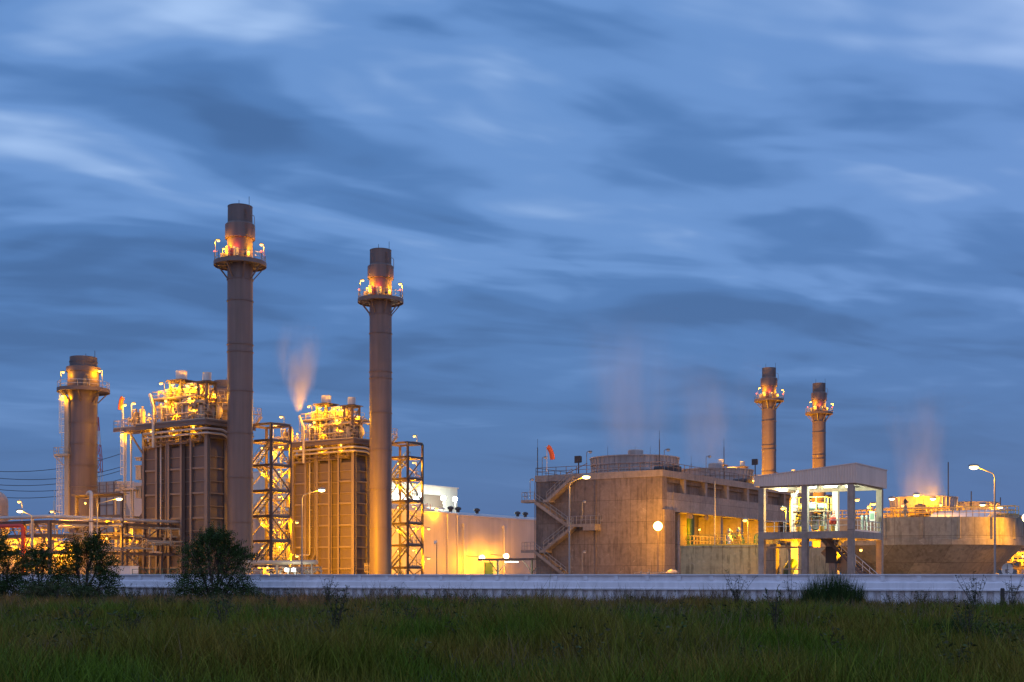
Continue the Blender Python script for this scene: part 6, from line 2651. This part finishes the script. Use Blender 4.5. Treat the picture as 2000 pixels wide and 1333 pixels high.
shrub(418, 76, 3.9, [(0.15, 3.15, 0.6, 0.45, 1.6), (-0.35, 2.85, 0.55, 0.45, 1.4), (0.6, 2.75, 0.5, 0.4, 1.2), (-0.95, 2.45, 0.5, 0.4, 1.1), (0.1, 2.3, 0.8, 0.55, 2), (0.95, 2.2, 0.5, 0.35, 1),
                      (1.5, 2.35, 0.38, 0.2, 0.5), (-0.7, 1.75, 0.75, 0.5, 1.6), (0.6, 1.6, 0.8, 0.5, 1.7), (-1.3, 1.2, 0.55, 0.4, 1), (0.0, 1.1, 1.0, 0.6, 2.4), (1.25, 1.1, 0.6, 0.45, 1.1),
                      (-1.2, 0.6, 0.8, 0.45, 1.5), (0.3, 0.5, 1.2, 0.5, 2.2), (1.5, 0.5, 0.8, 0.4, 1.2), (2.1, 0.35, 0.5, 0.25, 0.5)], 1750,
      "dark round tree in front of the wall below the tallest chimney", 5, "tree", cat="tree", sc=1.22)
shrub(165, 76, 3.6, [(0.55, 2.75, 0.5, 0.45, 1.2), (0.1, 2.45, 0.5, 0.45, 1.2), (-0.45, 2.55, 0.4, 0.35, 0.8), (0.75, 2.0, 0.55, 0.45, 1.2), (-0.5, 1.9, 0.6, 0.45, 1.3), (0.1, 1.5, 0.8, 0.5, 1.8),
                      (1.0, 1.2, 0.5, 0.4, 0.9), (-1.0, 1.25, 0.55, 0.45, 1.2), (-0.4, 0.8, 0.9, 0.5, 1.8), (0.7, 0.6, 0.9, 0.45, 1.6), (-1.5, 0.6, 0.7, 0.45, 1.1)], 1400,
      "dark leafy tree in front of the bent standpipe at left", 8, "tree", cat="tree", sc=1.25)
shrub(8, 74, 3.4, [(-0.5, 2.5, 0.7, 0.6, 2), (0.25, 2.0, 0.85, 0.6, 2), (-0.1, 1.4, 1.0, 0.8, 3), (0.1, 0.8, 1.1, 0.7, 2.4)], 1050,
      "dark leafy tree cut by the left edge of the view", 12, "tree", cat="tree", sc=1.25)
shrub(75, 78, 3.0, [(-0.1, 2.1, 0.5, 0.55, 1.4), (0.3, 1.7, 0.6, 0.6, 1.6), (-0.3, 1.2, 0.8, 0.7, 2), (0.2, 0.7, 0.9, 0.6, 2)], 650,
      "thin gappy tree between the two dark trees at left", 15, "tree", cat="tree", sc=1.25)
shrub(115, 70, 1.7, [(0, 0.8, 1.3, 0.5, 2), (1.1, 0.6, 0.8, 0.4, 1.5), (-1.1, 0.6, 0.8, 0.45, 1.5)], 520, "low dark bush in front of the left trees", 18, m=WEED)


def weed(px, Y, h, spread, nst, label, seed, m=WEED, leaf=(0.06, 0.016), nl=10, group="wild weeds in the field"):
    """Wiry weed: a few forking stems with small leaves."""
    rg = random.Random(seed)
    x0 = (px - 1000) / F * Y
    rt = root("weed", label, "weed", (x0, Y, float(field_h(np.array([x0]), np.array([Y]))[0])), rg.uniform(0, 6), group)
    st, lf = MB(), MB()
    for s in range(nst):
        a = rg.uniform(0, 2 * math.pi)
        q = spread * rg.uniform(0.2, 1)
        p0 = Vector((rg.uniform(-0.06, 0.06), rg.uniform(-0.06, 0.06), -0.05))
        p2 = Vector((math.cos(a) * q, math.sin(a) * q, h * rg.uniform(0.6, 1)))
        p1 = p0.lerp(p2, 0.5) + Vector((-math.cos(a) * q * 0.2, -math.sin(a) * q * 0.2, 0))
        st.tube(p0, p1, 0.012, 5, 0.009)
        st.tube(p1, p2, 0.009, 5, 0.004)
        for k in range(nl):
            t = rg.uniform(0.25, 1.0)
            b = p0.lerp(p1, t * 2) if t < 0.5 else p1.lerp(p2, t * 2 - 1)
            d = Vector((rg.uniform(-1, 1), rg.uniform(-1, 1), rg.uniform(-0.1, 0.9))).normalized()
            L = rg.uniform(0.5, 1.4) * leaf[0] * 2.2
            e = b + d * L
            st.tube(b, e, 0.005, 4, 0.003)
            for j in range(3):
                f = b.lerp(e, 0.4 + 0.3 * j)
                dd = (d + Vector((rg.uniform(-1, 1), rg.uniform(-1, 1), rg.uniform(-0.6, 0.6)))).normalized() * leaf[0] * rg.uniform(0.8, 1.5)
                ww = dd.cross(Vector((rg.uniform(-1, 1), rg.uniform(-1, 1), rg.uniform(-1, 1)))).normalized() * leaf[1]
                lf.add([f, f + dd * 0.5 + ww, f + dd, f + dd * 0.5 - ww], [(0, 1, 2, 3)])
    st.build("stem", BARK, rt)
    lf.build("foliage", m, rt)
    return rt


weeds = [(150, 36, 1.2, 0.6, 12, "dark wiry bush-like weed in the field at lower left", 31), (435, 35, 1.25, 0.4, 12, "dark upright weed in the field below the round tree", 32),
         (250, 33, 0.9, 0.5, 10, "dark low weed near the bottom left heaps", 33), (330, 50, 0.8, 0.4, 8, "small dark weed left of the round tree's foot", 34),
         (640, 66, 1.75, 0.7, 13, "bushy wiry weed against the wall below the yellow boiler", 1), (775, 64, 1.35, 0.5, 8, "small forked weed against the wall below the second chimney", 2),
         (870, 66, 1.25, 0.25, 5, "little upright weed against the wall below the camera post", 3), (565, 62, 1.2, 0.35, 6, "thin weed against the wall right of the round tree", 4),
         (1440, 58, 1.9, 0.95, 14, "spiky leafless weed against the wall below the pit", 5), (1545, 60, 2.1, 0.4, 6, "tall leafy weed just left of the big reed clump", 6),
         (1905, 45, 1.75, 0.8, 12, "branching weed against the wall under the round tank", 7), (1975, 52, 1.9, 0.9, 10, "tangled twiggy weed at the right end of the wall", 8),
         (1515, 32, 1.5, 0.35, 6, "bare forked weed standing in the field right of centre", 9), (655, 30, 1.5, 0.45, 9, "dark wiry weed standing in the field left of centre", 10),
         (800, 42, 0.9, 0.3, 6, "short weed in the field left of centre", 11), (260, 62, 1.3, 0.5, 10, "straggly weed against the wall just right of the left trees", 12),
         (310, 63, 1.2, 0.4, 8, "straggly weed against the wall left of the round tree", 13), (1800, 60, 1.3, 0.5, 9, "feathery weed against the wall below the round tank", 14),
         (1890, 30, 1.2, 0.5, 8, "dark weed growing from the clump low at right", 15), (520, 60, 1.3, 0.7, 10, "arching weed at the right foot of the round tree", 16)]
for px, Y, h, sp, ns, lab, sd in weeds:
    weed(px, Y, h, sp, ns, lab, sd)

# short dark fence post near the right end of the wall
x, y, z = W(1958, 1150, 58)
t = root("fence_post", "short dark wooden post in front of the wall at right", "post", (x, 58, 0))
m = MB()
m.lathe([(0.1, -0.1), (0.1, z - 0.03), (0.07, z + 0.02)], n=8)
m.build("post", mat("old_wood", (0.05, 0.04, 0.035), 0.9, var=0.3, vscale=4), t, True)
m = MB()
m.tube((-0.11, 0, z - 0.3), (0.11, 0, z - 0.3), 0.02, 5)
m.build("wire_staple", GALV, t)
